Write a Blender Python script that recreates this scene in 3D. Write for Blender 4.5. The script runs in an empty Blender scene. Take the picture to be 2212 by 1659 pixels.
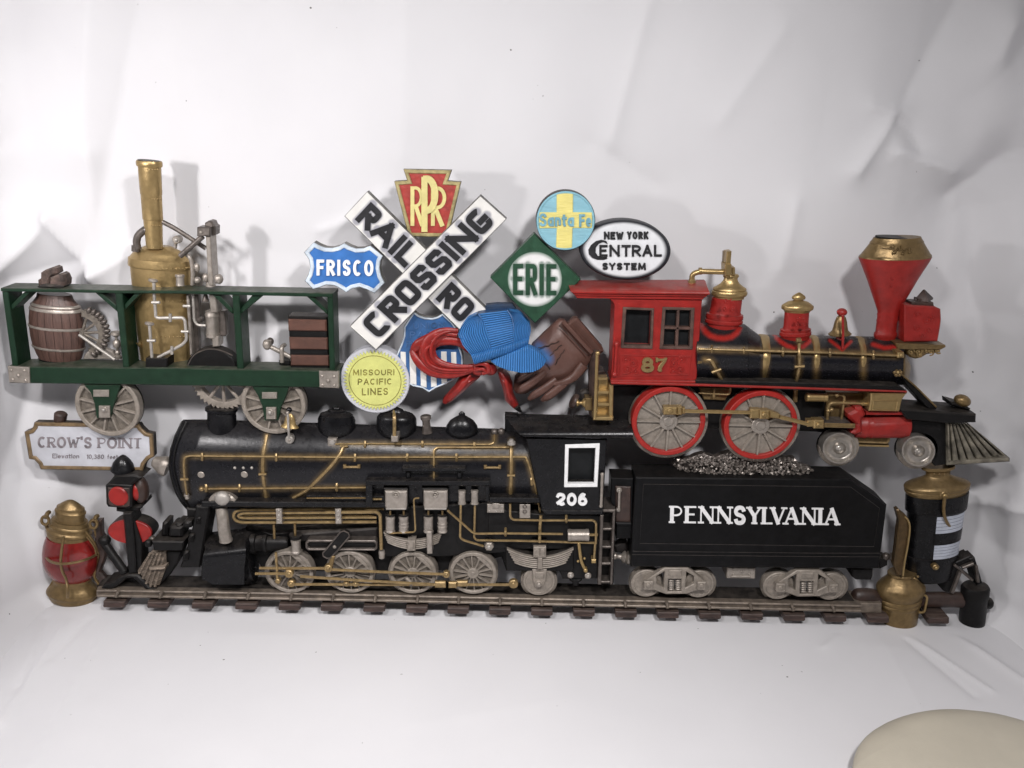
import bpy, math, random
from mathutils import Vector, Matrix, noise
from mathutils.geometry import tessellate_polygon

# ---------------------------------------------------------------- camera
FPX = 1794.0                       # focal length in px of a 2212 px wide picture
PITCH, ROLL = math.radians(18.5), 0.019
CAM = Vector((0.0, -1.0, 0.70))
scene = bpy.context.scene
cd = bpy.data.cameras.new('camera'); cam = bpy.data.objects.new('camera', cd)
scene.collection.objects.link(cam); scene.camera = cam
cd.sensor_width = 36.0; cd.lens = 36.0 * FPX / 2212.0
cd.clip_start = 0.01; cd.clip_end = 50
CM = Matrix.Rotation(math.pi/2 - PITCH, 4, 'X') @ Matrix.Rotation(ROLL, 4, 'Z')
cam.matrix_world = Matrix.Translation(CAM) @ CM
CR = CM.to_3x3()

# ---------------------------------------------------------------- light
w = bpy.data.worlds.new('World'); scene.world = w; w.use_nodes = True
w.node_tree.nodes['Background'].inputs[0].default_value = (0.95, 0.97, 1.0, 1)
w.node_tree.nodes['Background'].inputs[1].default_value = 0.035
def lamp(name, loc, target, power, size, col, spread=180):
    l = bpy.data.lights.new(name, 'AREA'); l.shape = 'DISK'; l.size = size
    l.energy = power; l.color = col; l.spread = math.radians(spread)
    o = bpy.data.objects.new(name, l); scene.collection.objects.link(o)
    o.location = loc
    o.rotation_euler = (Vector(target) - Vector(loc)).to_track_quat('-Z', 'Y').to_euler()
    return o
lamp('studio_lamp_left', (-0.62, -0.46, 0.68), (-0.34, 0.0, 0.42), 5.0, 0.08, (1.0, 0.965, 0.96))
lamp('studio_lamp_front', (-0.28, -0.95, 1.10), (-0.12, -0.12, 0.10), 3.2, 0.11, (1.0, 0.97, 0.965), 125)
lamp('studio_lamp_right', (0.28, -0.93, 1.10), (-0.12, -0.16, 0.04), 4.7, 0.11, (1.0, 0.97, 0.965), 112)
scene.view_settings.view_transform = 'Standard'
scene.view_settings.look = 'None'
scene.view_settings.exposure = 0.0
scene.view_settings.gamma = 1.0
try: scene.view_settings.use_curve_mapping = False
except Exception: pass

# ---------------------------------------------------------------- pixel -> place
def S(px, py, dep):
    """point of the plaque seen at pixel (px,py) whose relief stands dep mm before the back plane y=0"""
    d = CR @ Vector(((px-1106.0)/FPX, -(py-829.5)/FPX, -1.0))
    t = (-dep*0.001 - CAM.y) / d.y
    return CAM + d*t
def onplane_z(px, py, z):
    d = CR @ Vector(((px-1106.0)/FPX, -(py-829.5)/FPX, -1.0))
    return CAM + d*((z-CAM.z)/d.z)
def onplane_y(px, py, y):
    d = CR @ Vector(((px-1106.0)/FPX, -(py-829.5)/FPX, -1.0))
    return CAM + d*((y-CAM.y)/d.y)
def tile(x0, y0, w):
    k = w/2212.0
    return lambda x, y: ((x0+x*k)/1.82278, (y0+y*k)/1.82278)
W1=tile(0,600,700); W2=tile(700,600,700); W3=tile(0,1080,700); W4=tile(700,1080,700)
S1=tile(1180,620,800); S2=tile(1880,700,800); S3=tile(1300,1150,800); S4=tile(1800,1100,800)
R1=tile(2200,920,800); R2=tile(2960,900,800); R3=tile(2400,1400,800); R4=tile(3180,1400,800)
L1=tile(80,1480,800); L2=tile(640,1540,800); L3=tile(1280,1560,800); L4=tile(1880,1560,800)
B1=tile(2400,1760,800); B2=tile(3140,1800,800); B3=tile(640,1960,800); B4=tile(1280,1960,800)
C1=tile(140,1900,800); C2=tile(1900,1960,800); C3=tile(3032,2274,1000)
PX = lambda x, y: (x, y)
K7, K8, K10 = 700/2212/1.82278, 800/2212/1.82278, 1000/2212/1.82278
def kof(T):
    return T(1, 0)[0] - T(0, 0)[0]
def mm(px, py, dep):
    """metres per pixel, sideways, at that place"""
    return (S(px+1, py, dep) - S(px-1, py, dep)).length/2

# ---------------------------------------------------------------- materials
MATS = {}
def mat(name, col, rough=0.45, metal=0.0, var=0.15, scale=60, bump=0.25, bscale=220, dust=0.0,
        attr=False, coat=0.0, grain=None, spec=0.5):
    m = bpy.data.materials.new(name); m.use_nodes = True; MATS[name] = m
    nt = m.node_tree; n = nt.nodes; l = nt.links
    b = n['Principled BSDF']
    b.inputs['Metallic'].default_value = metal
    b.inputs['Specular IOR Level'].default_value = spec
    b.inputs['Coat Weight'].default_value = coat
    geo = n.new('ShaderNodeNewGeometry')
    def mult(c1, fac, c2):
        mx = n.new('ShaderNodeMix'); mx.data_type = 'RGBA'; mx.blend_type = 'MIX'
        if isinstance(c1, tuple): mx.inputs[6].default_value = (*c1, 1)
        else: l.new(c1, mx.inputs[6])
        if isinstance(c2, tuple): mx.inputs[7].default_value = (*c2, 1)
        else: l.new(c2, mx.inputs[7])
        if isinstance(fac, float): mx.inputs[0].default_value = fac
        else: l.new(fac, mx.inputs[0])
        return mx.outputs[2]
    def tex(sc, det=4, rgh=0.6):
        t = n.new('ShaderNodeTexNoise'); t.inputs['Scale'].default_value = sc
        t.inputs['Detail'].default_value = det; t.inputs['Roughness'].default_value = rgh
        if grain:
            mp = n.new('ShaderNodeMapping'); mp.inputs['Scale'].default_value = grain
            l.new(geo.outputs['Position'], mp.inputs['Vector']); l.new(mp.outputs[0], t.inputs['Vector'])
        else: l.new(geo.outputs['Position'], t.inputs['Vector'])
        return t.outputs['Fac']
    def ramp(f, a, bb):
        r = n.new('ShaderNodeMapRange'); r.inputs[1].default_value = a; r.inputs[2].default_value = bb
        l.new(f, r.inputs[0]); return r.outputs[0]
    dark = tuple(c*(1-var*2.2) for c in col); lite = tuple(min(1, c*(1+var)+0.004*var) for c in col)
    if attr:
        a = n.new('ShaderNodeAttribute'); a.attribute_name = 'paint'
        hs = n.new('ShaderNodeMix'); hs.data_type = 'RGBA'; hs.blend_type = 'MULTIPLY'; hs.inputs[0].default_value = 1.0
        l.new(a.outputs['Color'], hs.inputs[6])
        v = mult((1-var*1.6,)*3, ramp(tex(scale), 0.3, 0.65), (1.0,)*3)
        l.new(v, hs.inputs[7]); base = hs.outputs[2]
    else:
        base = mult(dark, ramp(tex(scale), 0.28, 0.68), lite)
    if dust > 0:
        # settled dust: pale film on the faces that look up, broken up by noise
        sep = n.new('ShaderNodeSeparateXYZ'); l.new(geo.outputs['Normal'], sep.inputs[0])
        up = ramp(sep.outputs[2], 0.45, 1.0)
        mu = n.new('ShaderNodeMath'); mu.operation = 'MULTIPLY'; l.new(up, mu.inputs[0])
        l.new(ramp(tex(90, 5, 0.7), 0.3, 0.75), mu.inputs[1])
        m2 = n.new('ShaderNodeMath'); m2.operation = 'MULTIPLY'; l.new(mu.outputs[0], m2.inputs[0]); m2.inputs[1].default_value = dust
        base = mult(base, m2.outputs[0], (0.20, 0.17, 0.145))
    l.new(base, b.inputs['Base Color'])
    rr = n.new('ShaderNodeMapRange'); rr.inputs[3].default_value = max(0.05, rough-0.10); rr.inputs[4].default_value = min(1, rough+0.14)
    l.new(tex(scale*1.7), rr.inputs[0]); l.new(rr.outputs[0], b.inputs['Roughness'])
    if bump > 0:
        bp = n.new('ShaderNodeBump'); bp.inputs['Strength'].default_value = bump; bp.inputs['Distance'].default_value = 0.0012
        l.new(tex(bscale, 3, 0.55), bp.inputs['Height']); l.new(bp.outputs[0], b.inputs['Normal'])
    return m
mat('gold', (0.37, 0.262, 0.118), 0.34, 0.72, 0.07, 160, 0.2, 300, dust=0.10)
mat('brass', (0.205, 0.138, 0.060), 0.36, 0.62, 0.12, 150, 0.25, 280, dust=0.15)
mat('pipe_gold', (0.30, 0.21, 0.098), 0.34, 0.6, 0.18, 160, 0.12, 300)
mat('silver', (0.32, 0.285, 0.25), 0.38, 0.55, 0.14, 120, 0.2, 280, dust=0.15)
mat('bright_silver', (0.36, 0.335, 0.305), 0.46, 0.4, 0.12, 120, 0.15, 280)
mat('gunmetal', (0.12, 0.102, 0.09), 0.38, 0.55, 0.22, 100, 0.25, 260, dust=0.15)
mat('wheel_silver', (0.255, 0.222, 0.188), 0.52, 0.25, 0.14, 150, 0.3, 300, dust=0.15)
mat('green', (0.0065, 0.024, 0.0115), 0.40, 0, 0.12, 80, 0.22, 200, dust=0.45, spec=.3)
mat('sign_green', (0.018, 0.060, 0.032), 0.42, 0, 0.15, 80, 0.3, 200, dust=0.25, spec=.35)
mat('black', (0.0045, 0.0045, 0.0055), 0.27, 0, 0.2, 80, 0.14, 260, dust=0.12, spec=0.25)
mat('matt_black', (0.0055, 0.005, 0.005), 0.46, 0, 0.2, 80, 0.3, 200, dust=0.25, spec=0.22)
mat('side_black', (0.020, 0.017, 0.016), 0.55, 0, 0.3, 60, 0.3, 200, dust=0.5, spec=.3)
mat('tender_black', (0.0035, 0.0035, 0.004), 0.38, 0, 0.2, 80, 0.12, 260, dust=0.06, spec=0.16)
mat('glass_black', (0.008, 0.009, 0.010), 0.4, 0, 0.2, 60, 0.1, 200, spec=.25)
mat('red', (0.255, 0.014, 0.011), 0.40, 0, 0.12, 80, 0.25, 230, dust=0.35, spec=.4)
mat('wheel_red', (0.29, 0.015, 0.011), 0.42, 0, 0.08, 80, 0.15, 230, spec=.4)
mat('lens_red', (0.27, 0.013, 0.010), 0.35, 0, 0.15, 60, 0.15, 200, spec=.4)
mat('globe_red', (0.17, 0.012, 0.011), 0.2, 0, 0.15, 45, 0.10, 120, coat=0.3)
mat('crimson', (0.225, 0.013, 0.010), 0.36, 0, 0.18, 90, 0.3, 180, spec=.4)
mat('brown', (0.085, 0.040, 0.030), 0.40, 0, 0.12, 80, 0.25, 200, dust=0.08, spec=.4)
mat('frame_brown', (0.085, 0.045, 0.034), 0.50, 0, 0.25, 80, 0.3, 200)
mat('crate_brown', (0.085, 0.036, 0.024), 0.5, 0, 0.15, 60, 0.2, 200)
mat('dark_brown', (0.040, 0.022, 0.017), 0.42, 0, 0.3, 60, 0.3, 200, dust=0.2)
mat('barrel_wood', (0.085, 0.046, 0.036), 0.46, 0, 0.2, 60, 0.4, 160, grain=(3, 3, 0.4), dust=0.4)
mat('wood_block', (0.085, 0.055, 0.045), 0.7, 0, 0.45, 90, 0.6, 200, dust=0.8)
mat('pilot_wood', (0.16, 0.125, 0.095), 0.65, 0, 0.4, 90, 0.5, 200, grain=(1, 1, 4), dust=0.3)
mat('tie_wood', (0.050, 0.028, 0.022), 0.55, 0, 0.35, 90, 0.6, 240, grain=(0.5, 3, 3), dust=0.35)
mat('rail', (0.175, 0.142, 0.113), 0.45, 0.35, 0.22, 100, 0.3, 260, dust=0.2)
mat('sign_white', (0.66, 0.65, 0.62), 0.45, 0, 0.06, 60, 0.25, 200)
mat('plaque_white', (0.47, 0.475, 0.51), 0.45, 0, 0.08, 40, 0.3, 160)
mat('white', (0.74, 0.74, 0.74), 0.42, 0, 0.06, 120, 0.2, 260)
mat('lens_white', (0.42, 0.45, 0.52), 0.3, 0, 0.1, 60, 0.1, 200)
mat('pale_blue_white', (0.52, 0.59, 0.66), 0.42, 0, 0.2, 60, 0.25, 200)
mat('blue', (0.034, 0.140, 0.40), 0.40, 0, 0.10, 60, 0.15, 200)
mat('shield_blue', (0.034, 0.105, 0.26), 0.42, 0, 0.14, 60, 0.2, 200)
mat('cap_blue', (0.022, 0.115, 0.31), 0.38, 0, 0.12, 90, 0.15, 200, dust=0.04)
mat('sky_blue', (0.21, 0.42, 0.50), 0.42, 0, 0.07, 60, 0.4, 180, grain=(0.6, 1, 3))
mat('mid_blue', (0.17, 0.37, 0.46), 0.42, 0, 0.15, 50, 0.3, 200)
mat('yellow', (0.66, 0.58, 0.19), 0.40, 0, 0.07, 60, 0.5, 180, grain=(0.6, 1, 3))
mat('lemon', (0.52, 0.53, 0.17), 0.45, 0, 0.06, 60, 0.2, 200)
mat('olive', (0.20, 0.17, 0.03), 0.5, 0, 0.3, 80, 0.2, 200)
mat('cream', (0.62, 0.55, 0.23), 0.42, 0, 0.08, 60, 0.35, 180)
mat('sign_red', (0.32, 0.034, 0.026), 0.48, 0, 0.15, 120, 0.6, 150)
mat('antique_gold', (0.36, 0.30, 0.14), 0.45, 0.1, 0.22, 120, 0.25, 200)
mat('letter_black', (0.013, 0.013, 0.015), 0.42, 0, 0.2, 80, 0.3, 220)
mat('letter_grey', (0.20, 0.175, 0.185), 0.55, 0, 0.2, 110, 0.3, 220)
mat('letter_blue', (0.050, 0.12, 0.27), 0.45, 0, 0.3, 80, 0.3, 220)
mat('edge_grey', (0.17, 0.165, 0.155), 0.6, 0, 0.4, 60, 0.35, 200, dust=0.2)
mat('slat_grey', (0.20, 0.18, 0.14), 0.48, 0.35, 0.35, 80, 0.3, 240)
mat('coal', (0.24, 0.212, 0.19), 0.34, 0.55, 0.3, 200, 0.3, 300)
mat('dark_brass', (0.10, 0.062, 0.026), 0.42, 0.5, 0.2, 100, 0.3, 240, dust=0.15)
mat('wheel_dark', (0.15, 0.128, 0.105), 0.6, 0.2, 0.25, 150, 0.35, 300, dust=0.1)
mat('pony_silver', (0.40, 0.37, 0.335), 0.30, 0.8, 0.12, 150, 0.15, 300)
mat('crown_dark', (0.010, 0.028, 0.065), 0.5, 0, 0.2, 60, 0.3, 200, dust=0.1)
mat('cap_paint', (1, 1, 1), 0.38, 0, 0.10, 90, 0.15, 200, attr=True, spec=.45)
mat('rim_gold', (0.20, 0.135, 0.07), 0.42, 0.25, 0.2, 120, 0.25, 200)
mat('paint', (1, 1, 1), 0.42, 0, 0.07, 60, 0.28, 220, attr=True)
mat('paint_gloss', (1, 1, 1), 0.27, 0.1, 0.12, 80, 0.12, 260, attr=True, dust=0.10, spec=.3)
mat('slab_beige', (0.50, 0.46, 0.375), 0.55, 0, 0.03, 20, 0.10, 500)
# ---------------------------------------------------------------- objects
C = scene.collection
WLOC = {}
def link(name, verts, faces, mats, parent=None, label=None, fmat=None, smooth=True, ang=38, cols=None, kind=None):
    """one mesh object, its origin in the middle of its shape"""
    lo = Vector((min(v[i] for v in verts) for i in range(3))); hi = Vector((max(v[i] for v in verts) for i in range(3)))
    c = (lo+hi)/2
    me = bpy.data.meshes.new(name)
    me.from_pydata([Vector(v)-c for v in verts], [], faces)
    if isinstance(mats, str): mats = [mats]
    for m in mats: me.materials.append(MATS[m])
    if fmat:
        for p, i in zip(me.polygons, fmat): p.material_index = i
    me.validate(); 
    if smooth:
        me.polygons.foreach_set('use_smooth', [True]*len(me.polygons))
        me.set_sharp_from_angle(angle=math.radians(ang))
    if cols:
        a = me.color_attributes.new('paint', 'FLOAT_COLOR', 'POINT')
        for i, cc in enumerate(cols): a.data[i].color = (*cc, 1)
    me.update()
    o = bpy.data.objects.new(name, me); C.objects.link(o)
    place(o, c, parent)
    if label: o['label'] = label
    if kind: o['kind'] = kind
    return o
def place(o, c, parent):
    WLOC[o] = Vector(c)
    if parent is not None:
        o.parent = parent; o.location = Vector(c) - WLOC[parent]
    else: o.location = c

class Mesh:
    """collects shapes that make ONE part"""
    def __init__(s): s.v, s.f, s.m, s.mats, s.c, s.cur = [], [], [], [], {}, 0
    def use(s, name):
        if name not in s.mats: s.mats.append(name)
        s.cur = s.mats.index(name); return s
    def add(s, verts, faces):
        o = len(s.v); s.v += [Vector(v) for v in verts]
        for f in faces: s.f.append([o+i for i in f]); s.m.append(s.cur)
        return o
    def link(s, name, parent=None, label=None, smooth=True, ang=38, kind=None):
        cols = [s.c.get(i, (1, 1, 1)) for i in range(len(s.v))] if s.c else None
        return link(name, s.v, s.f, s.mats, parent, label, s.m, smooth, ang, cols, kind)

# ------------ polygons in the plaque plane
def area2(p): return sum(p[i][0]*p[(i+1) % len(p)][1]-p[(i+1) % len(p)][0]*p[i][1] for i in range(len(p)))/2
def inset(p, d):
    """polygon moved inwards by d (outwards if negative)"""
    n = len(p); sg = 1 if area2(p) > 0 else -1; out = []
    for i in range(n):
        a, b, c = p[i-1], p[i], p[(i+1) % n]
        e1 = (b[0]-a[0], b[1]-a[1]); e2 = (c[0]-b[0], c[1]-b[1])
        l1 = math.hypot(*e1) or 1e-9; l2 = math.hypot(*e2) or 1e-9
        n1 = (-e1[1]/l1*sg, e1[0]/l1*sg); n2 = (-e2[1]/l2*sg, e2[0]/l2*sg)
        m = (n1[0]+n2[0], n1[1]+n2[1]); q = m[0]*m[0]+m[1]*m[1]
        k = min(2*d/max(q, 1e-9), 2.2*abs(d)/math.sqrt(max(q, 1e-9))) if d > 0 else max(2*d/max(q, 1e-9), -2.2*abs(d)/math.sqrt(max(q, 1e-9)))
        out.append((b[0]+m[0]*k, b[1]+m[1]*k))
    return out
def xz(T, pts, dep):
    r = []
    for p in pts:
        v = S(*T(*p), dep); r.append((v.x, v.z))
    return r
def circle(T, c, r, dep, n=40, ry=None, a0=0, a1=2*math.pi, rot=0):
    """a round outline in the plaque plane; r in tile pixels measured sideways"""
    px = T(*c); v = S(*px, dep); s = mm(*px, dep)*kof(T)
    ry = ry if ry is not None else r
    full = abs(a1-a0-2*math.pi) < 1e-6
    out = []
    for i in range(n if full else n+1):
        a = a0+(a1-a0)*i/n; x, z = math.cos(a)*r*s, math.sin(a)*ry*s
        out.append((v.x+x*math.cos(rot)-z*math.sin(rot), v.z+x*math.sin(rot)+z*math.cos(rot)))
    return out
def slab(M, loops, d1, d0, bev=0.8, draft=0.0):
    """flat piece: front at d1, straight sides back to d0 (mm); loops[0] outline, others holes; in metres x,z"""
    b = bev*0.001
    rings = []
    for k, lp in enumerate(loops):
        lp = list(lp)
        if (area2(lp) < 0) == (k == 0): lp.reverse()
        fr = inset(lp, b) if k == 0 else inset(lp, -b)
        if bev <= 0: fr = lp
        bk = inset(lp, -draft*0.001) if draft else lp
        rings.append((fr, lp, bk))
    off = 0; verts = []; faces = []; front = []
    for fr, lp, bk in rings:
        n = len(lp); o = len(verts)
        verts += [Vector((x, -d1*.001, z)) for x, z in fr]
        verts += [Vector((x, -(d1-bev)*.001, z)) for x, z in lp]
        verts += [Vector((x, -d0*.001, z)) for x, z in bk]
        front.append([(Vector((x, z, 0)), o+i) for i, (x, z) in enumerate(fr)])
        for i in range(n):
            j = (i+1) % n
            faces.append([o+i, o+n+i, o+n+j, o+j]); faces.append([o+n+i, o+2*n+i, o+2*n+j, o+n+j])
    flat = [q for f in front for q in f]
    tri = tessellate_polygon([[p for p, _ in f] for f in front])
    for t in tri:
        a, bq, c = [flat[i] for i in t]
        cr = (bq[0]-a[0]).cross(c[0]-a[0]).z
        ids = [a[1], bq[1], c[1]]
        if cr < 0: ids.reverse()
        faces.append(ids)
    if len(loops) == 1:
        n = len(rings[0][1]); faces.append(list(range(3*n-1, 2*n-1, -1)))
    M.add(verts, faces)
def plate(name, T, pts, d1, d0, m, parent, bev=0.8, holes=(), label=None, draft=0, M=None):
    own = M is None
    if own: M = Mesh()
    M.use(m); slab(M, [xz(T, pts, d1)]+[xz(T, h, d1) for h in holes], d1, d0, bev, draft)
    return M.link(name, parent, label) if own else None
def rect(x0, y0, x1, y1): return [(x0, y0), (x1, y0), (x1, y1), (x0, y1)]
def box(name, T, x0, y0, x1, y1, d1, d0, m, parent, bev=0.8, M=None):
    return plate(name, T, rect(x0, y0, x1, y1), d1, d0, m, parent, bev, M=M)
def disc(name, T, c, r, d1, d0, m, parent, bev=0.6, ry=None, n=36, M=None, hole=None, rot=0, label=None):
    own = M is None
    if own: M = Mesh()
    M.use(m); loops = [circle(T, c, r, d1, n, ry, rot=rot)]
    if hole: loops.append(circle(T, c, hole, d1, n, (hole*ry/r if ry else None), rot=rot))
    slab(M, loops, d1, d0, bev)
    return M.link(name, parent, label) if own else None

# ------------ round things
def smoothpath(pts, r=0.0, seg=5):
    """rounds the corners of a path (list of Vectors)"""
    if len(pts) < 3 or r <= 0: return pts
    out = [pts[0]]
    for i in range(1, len(pts)-1):
        a, b, c = pts[i-1], pts[i], pts[i+1]
        u, v = (a-b), (c-b); d = min(r, u.length*.45, v.length*.45)
        p, q = b+u.normalized()*d, b+v.normalized()*d
        for k in range(seg+1):
            t = k/seg; out.append(p*(1-t)**2+b*2*t*(1-t)+q*t*t)
    out.append(pts[-1]); return out
def catmull(pts, seg=6):
    out = []
    n = len(pts)
    for i in range(n-1):
        p0, p1, p2, p3 = pts[max(0, i-1)], pts[i], pts[i+1], pts[min(n-1, i+2)]
        for k in range(seg):
            t = k/seg
            out.append(tuple(0.5*((2*b)+(c-a)*t+(2*a-5*b+4*c-d)*t*t+(3*b-a-3*c+d)*t**3) for a, b, c, d in zip(p0, p1, p2, p3)))
    out.append(tuple(pts[-1])); return out
def sweep(M, P, R, n=10, flat=1.0, closed=False):
    """tube through world points P with radii R (m); flat squeezes it towards the wall"""
    N = len(P); verts = []; faces = []
    up = Vector((0, -1, 0))
    for i in range(N):
        t = (P[(i+1) % N]-P[i-1]) if closed else (P[min(N-1, i+1)]-P[max(0, i-1)])
        if t.length < 1e-9: t = Vector((1, 0, 0))
        t.normalize(); s = t.cross(up)
        if s.length < 0.05: s = Vector((1, 0, 0)).cross(t)
        s.normalize(); q = s.cross(t).normalized()
        for k in range(n):
            a = 2*math.pi*k/n
            verts.append(P[i]+s*math.cos(a)*R[i]+q*math.sin(a)*R[i]*flat)
    for i in range(N if closed else N-1):
        j = (i+1) % N
        for k in range(n):
            faces.append([i*n+k, i*n+(k+1) % n, j*n+(k+1) % n, j*n+k])
    if not closed:
        faces.append(list(range(n-1, -1, -1))); faces.append([(N-1)*n+k for k in range(n)])
    M.add(verts, [f[::-1] for f in faces])
def tube(name, T, pts, r, dep, m, parent, bend=3.0, n=10, M=None, flat=1.0, closed=False, curve=False):
    """pipe along tile pixels; a point may carry its own depth; r in tile pixels"""
    own = M is None
    if own: M = Mesh()
    M.use(m)
    k = kof(T)
    if curve: pts = catmull([(p[0], p[1], p[2] if len(p) > 2 else dep) for p in pts], 6)
    P = [S(*T(p[0], p[1]), p[2] if len(p) > 2 else dep) for p in pts]
    if not curve and not closed: P = smoothpath(P, bend*r*k*0.0006)
    s = mm(*T(*pts[0][:2]), dep)*k*r
    sweep(M, P, [s]*len(P), n, flat, closed)
    return M.link(name, parent) if own else None
def multi(segs):
    """joins (tile, points) runs into one path of picture pixels"""
    out = []
    for T, pts in segs:
        for p in pts: out.append((*T(p[0], p[1]), *p[2:]))
    return out
def limb(M, T, pts, dep=None, n=14, flat=1.0, seg=5):
    """tapered limb: points (x,y,depth,r) in tile pixels"""
    k = kof(T); q = catmull(pts, seg)
    P = [S(*T(p[0], p[1]), p[2]) for p in q]; R = [max(0.0002, p[3]*k*mm(*T(p[0], p[1]), p[2])) for p in q]
    sweep(M, P, R, n, flat)
def lathe(name, T, a, b, prof, dep, m, parent, df=1.0, n=40, M=None, a0=0.0, a1=2*math.pi, groove=None, label=None):
    """turned piece: axis from tile pixel a to b at depth dep; prof = [(t, radius tile px), ...]; df = depth of its section"""
    own = M is None
    if own: M = Mesh()
    M.use(m)
    A, Bv = S(*T(*a), dep), S(*T(*b), dep); ax = (Bv-A); L = ax.length; ax.normalize()
    sd = Vector((0, -1, 0)); rt = sd.cross(ax).normalized()
    s = mm(*T((a[0]+b[0])/2, (a[1]+b[1])/2), dep)*kof(T)
    full = abs(a1-a0-2*math.pi) < 1e-6
    cnt = n if full else n+1
    verts = []; faces = []
    for t, r in prof:
        c = A+ax*(L*t)
        for k in range(cnt):
            an = a0+(a1-a0)*k/n
            g = groove(an) if groove else 1.0
            verts.append(c+rt*(math.cos(an)*r*s*g)+sd*(math.sin(an)*r*s*df*g))
    R = len(prof)
    for i in range(R-1):
        for k in range(n):
            j = (k+1) % cnt if full else k+1
            faces.append([i*cnt+k, (i+1)*cnt+k, (i+1)*cnt+j, i*cnt+j])
    if full:
        faces.append([k for k in range(cnt)]); faces.append([(R-1)*cnt+k for k in range(cnt-1, -1, -1)])
    # orient outwards
    cen = sum(verts, Vector())/len(verts)
    f = faces[(R-1)//2*n+n//4]; p = [verts[i] for i in f]
    nn = (p[1]-p[0]).cross(p[2]-p[0])
    axp = A+ax*((p[0]-A).dot(ax))
    if nn.dot(p[0]-axp) < 0: faces = [q[::-1] for q in faces]
    M.add(verts, faces)
    return M.link(name, parent, label) if own else None
def ball(name, T, c, r, dep, m, parent, ry=None, dr=None, M=None, n=14, rot=0.0):
    own = M is None
    if own: M = Mesh()
    M.use(m); px = T(*c); o = S(*px, dep); s = mm(*px, dep)*kof(T)
    ry = ry or r; dr = dr or r
    verts = []; faces = []; h = n//2+2
    for i in range(h+1):
        th = math.pi*i/h
        for k in range(n):
            ph = 2*math.pi*k/n
            x, z = math.sin(th)*math.cos(ph)*r*s, math.cos(th)*ry*s
            verts.append(o+Vector((x*math.cos(rot)-z*math.sin(rot), -math.sin(th)*math.sin(ph)*dr*s, x*math.sin(rot)+z*math.cos(rot))))
    for i in range(h):
        for k in range(n):
            faces.append([i*n+k, (i+1)*n+k, (i+1)*n+(k+1) % n, i*n+(k+1) % n][::-1])
    M.add(verts, [f[::-1] for f in faces])
    return M.link(name, parent) if own else None
def rivet(T, c, r, d, m, M): ball('rivet', T, c, r, d, m, None, dr=r*0.7, M=M, n=10)
# ------------ modelled surfaces
def resample(pts, n):
    L = [0]
    for i in range(1, len(pts)): L.append(L[-1]+math.hypot(pts[i][0]-pts[i-1][0], pts[i][1]-pts[i-1][1]))
    out = []; k = 0
    for i in range(n+1):
        t = L[-1]*i/n
        while k < len(L)-2 and L[k+1] < t: k += 1
        f = 0 if L[k+1] == L[k] else min(1, max(0, (t-L[k])/(L[k+1]-L[k])))
        out.append((pts[k][0]+(pts[k+1][0]-pts[k][0])*f, pts[k][1]+(pts[k+1][1]-pts[k][1])*f))
    return out
def patch(name, A, Bp, nu, nv, dfn, m, parent, dback, col=None, M=None, label=None, ang=50):
    """relief between two picture-pixel curves A (u=0) and Bp (u=1), both run v=0..1; dfn(u,v) -> mm; solid back to dback"""
    own = M is None
    if own: M = Mesh()
    M.use(m)
    a, b = resample(A, nv), resample(Bp, nv)
    verts = []; cols = []
    for j in range(nv+1):
        for i in range(nu+1):
            u, v = i/nu, j/nv
            x, y = a[j][0]*(1-u)+b[j][0]*u, a[j][1]*(1-u)+b[j][1]*u
            verts.append(S(x, y, dfn(u, v)))
            if col: cols.append(col(x, y, u, v))
    w = nu+1; faces = []
    for j in range(nv):
        for i in range(nu): faces.append([j*w+i, j*w+i+1, (j+1)*w+i+1, (j+1)*w+i])
    bd = [i for i in range(w)]+[j*w+nu for j in range(1, nv+1)]+[nv*w+i for i in range(nu-1, -1, -1)]+[j*w for j in range(nv-1, 0, -1)]
    o = len(verts)
    for k in bd: verts.append(Vector((verts[k].x, -dback*.001, verts[k].z)))
    n = len(bd)
    for k in range(n): faces.append([bd[k], o+k, o+(k+1) % n, bd[(k+1) % n]])
    faces.append([o+k for k in range(n)])
    # front must look at the camera (-y)
    p = [verts[q] for q in faces[(nv//2)*nu+nu//2]]
    if (p[1]-p[0]).cross(p[2]-p[0]).y > 0: faces = [f[::-1] for f in faces]
    st = M.add(verts, faces)
    if col:
        for i, cc in enumerate(cols): M.c[st+i] = cc
        for k, q in enumerate(bd): M.c[st+o+k] = cols[q]
    return M.link(name, parent, label, ang=ang) if own else None
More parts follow.
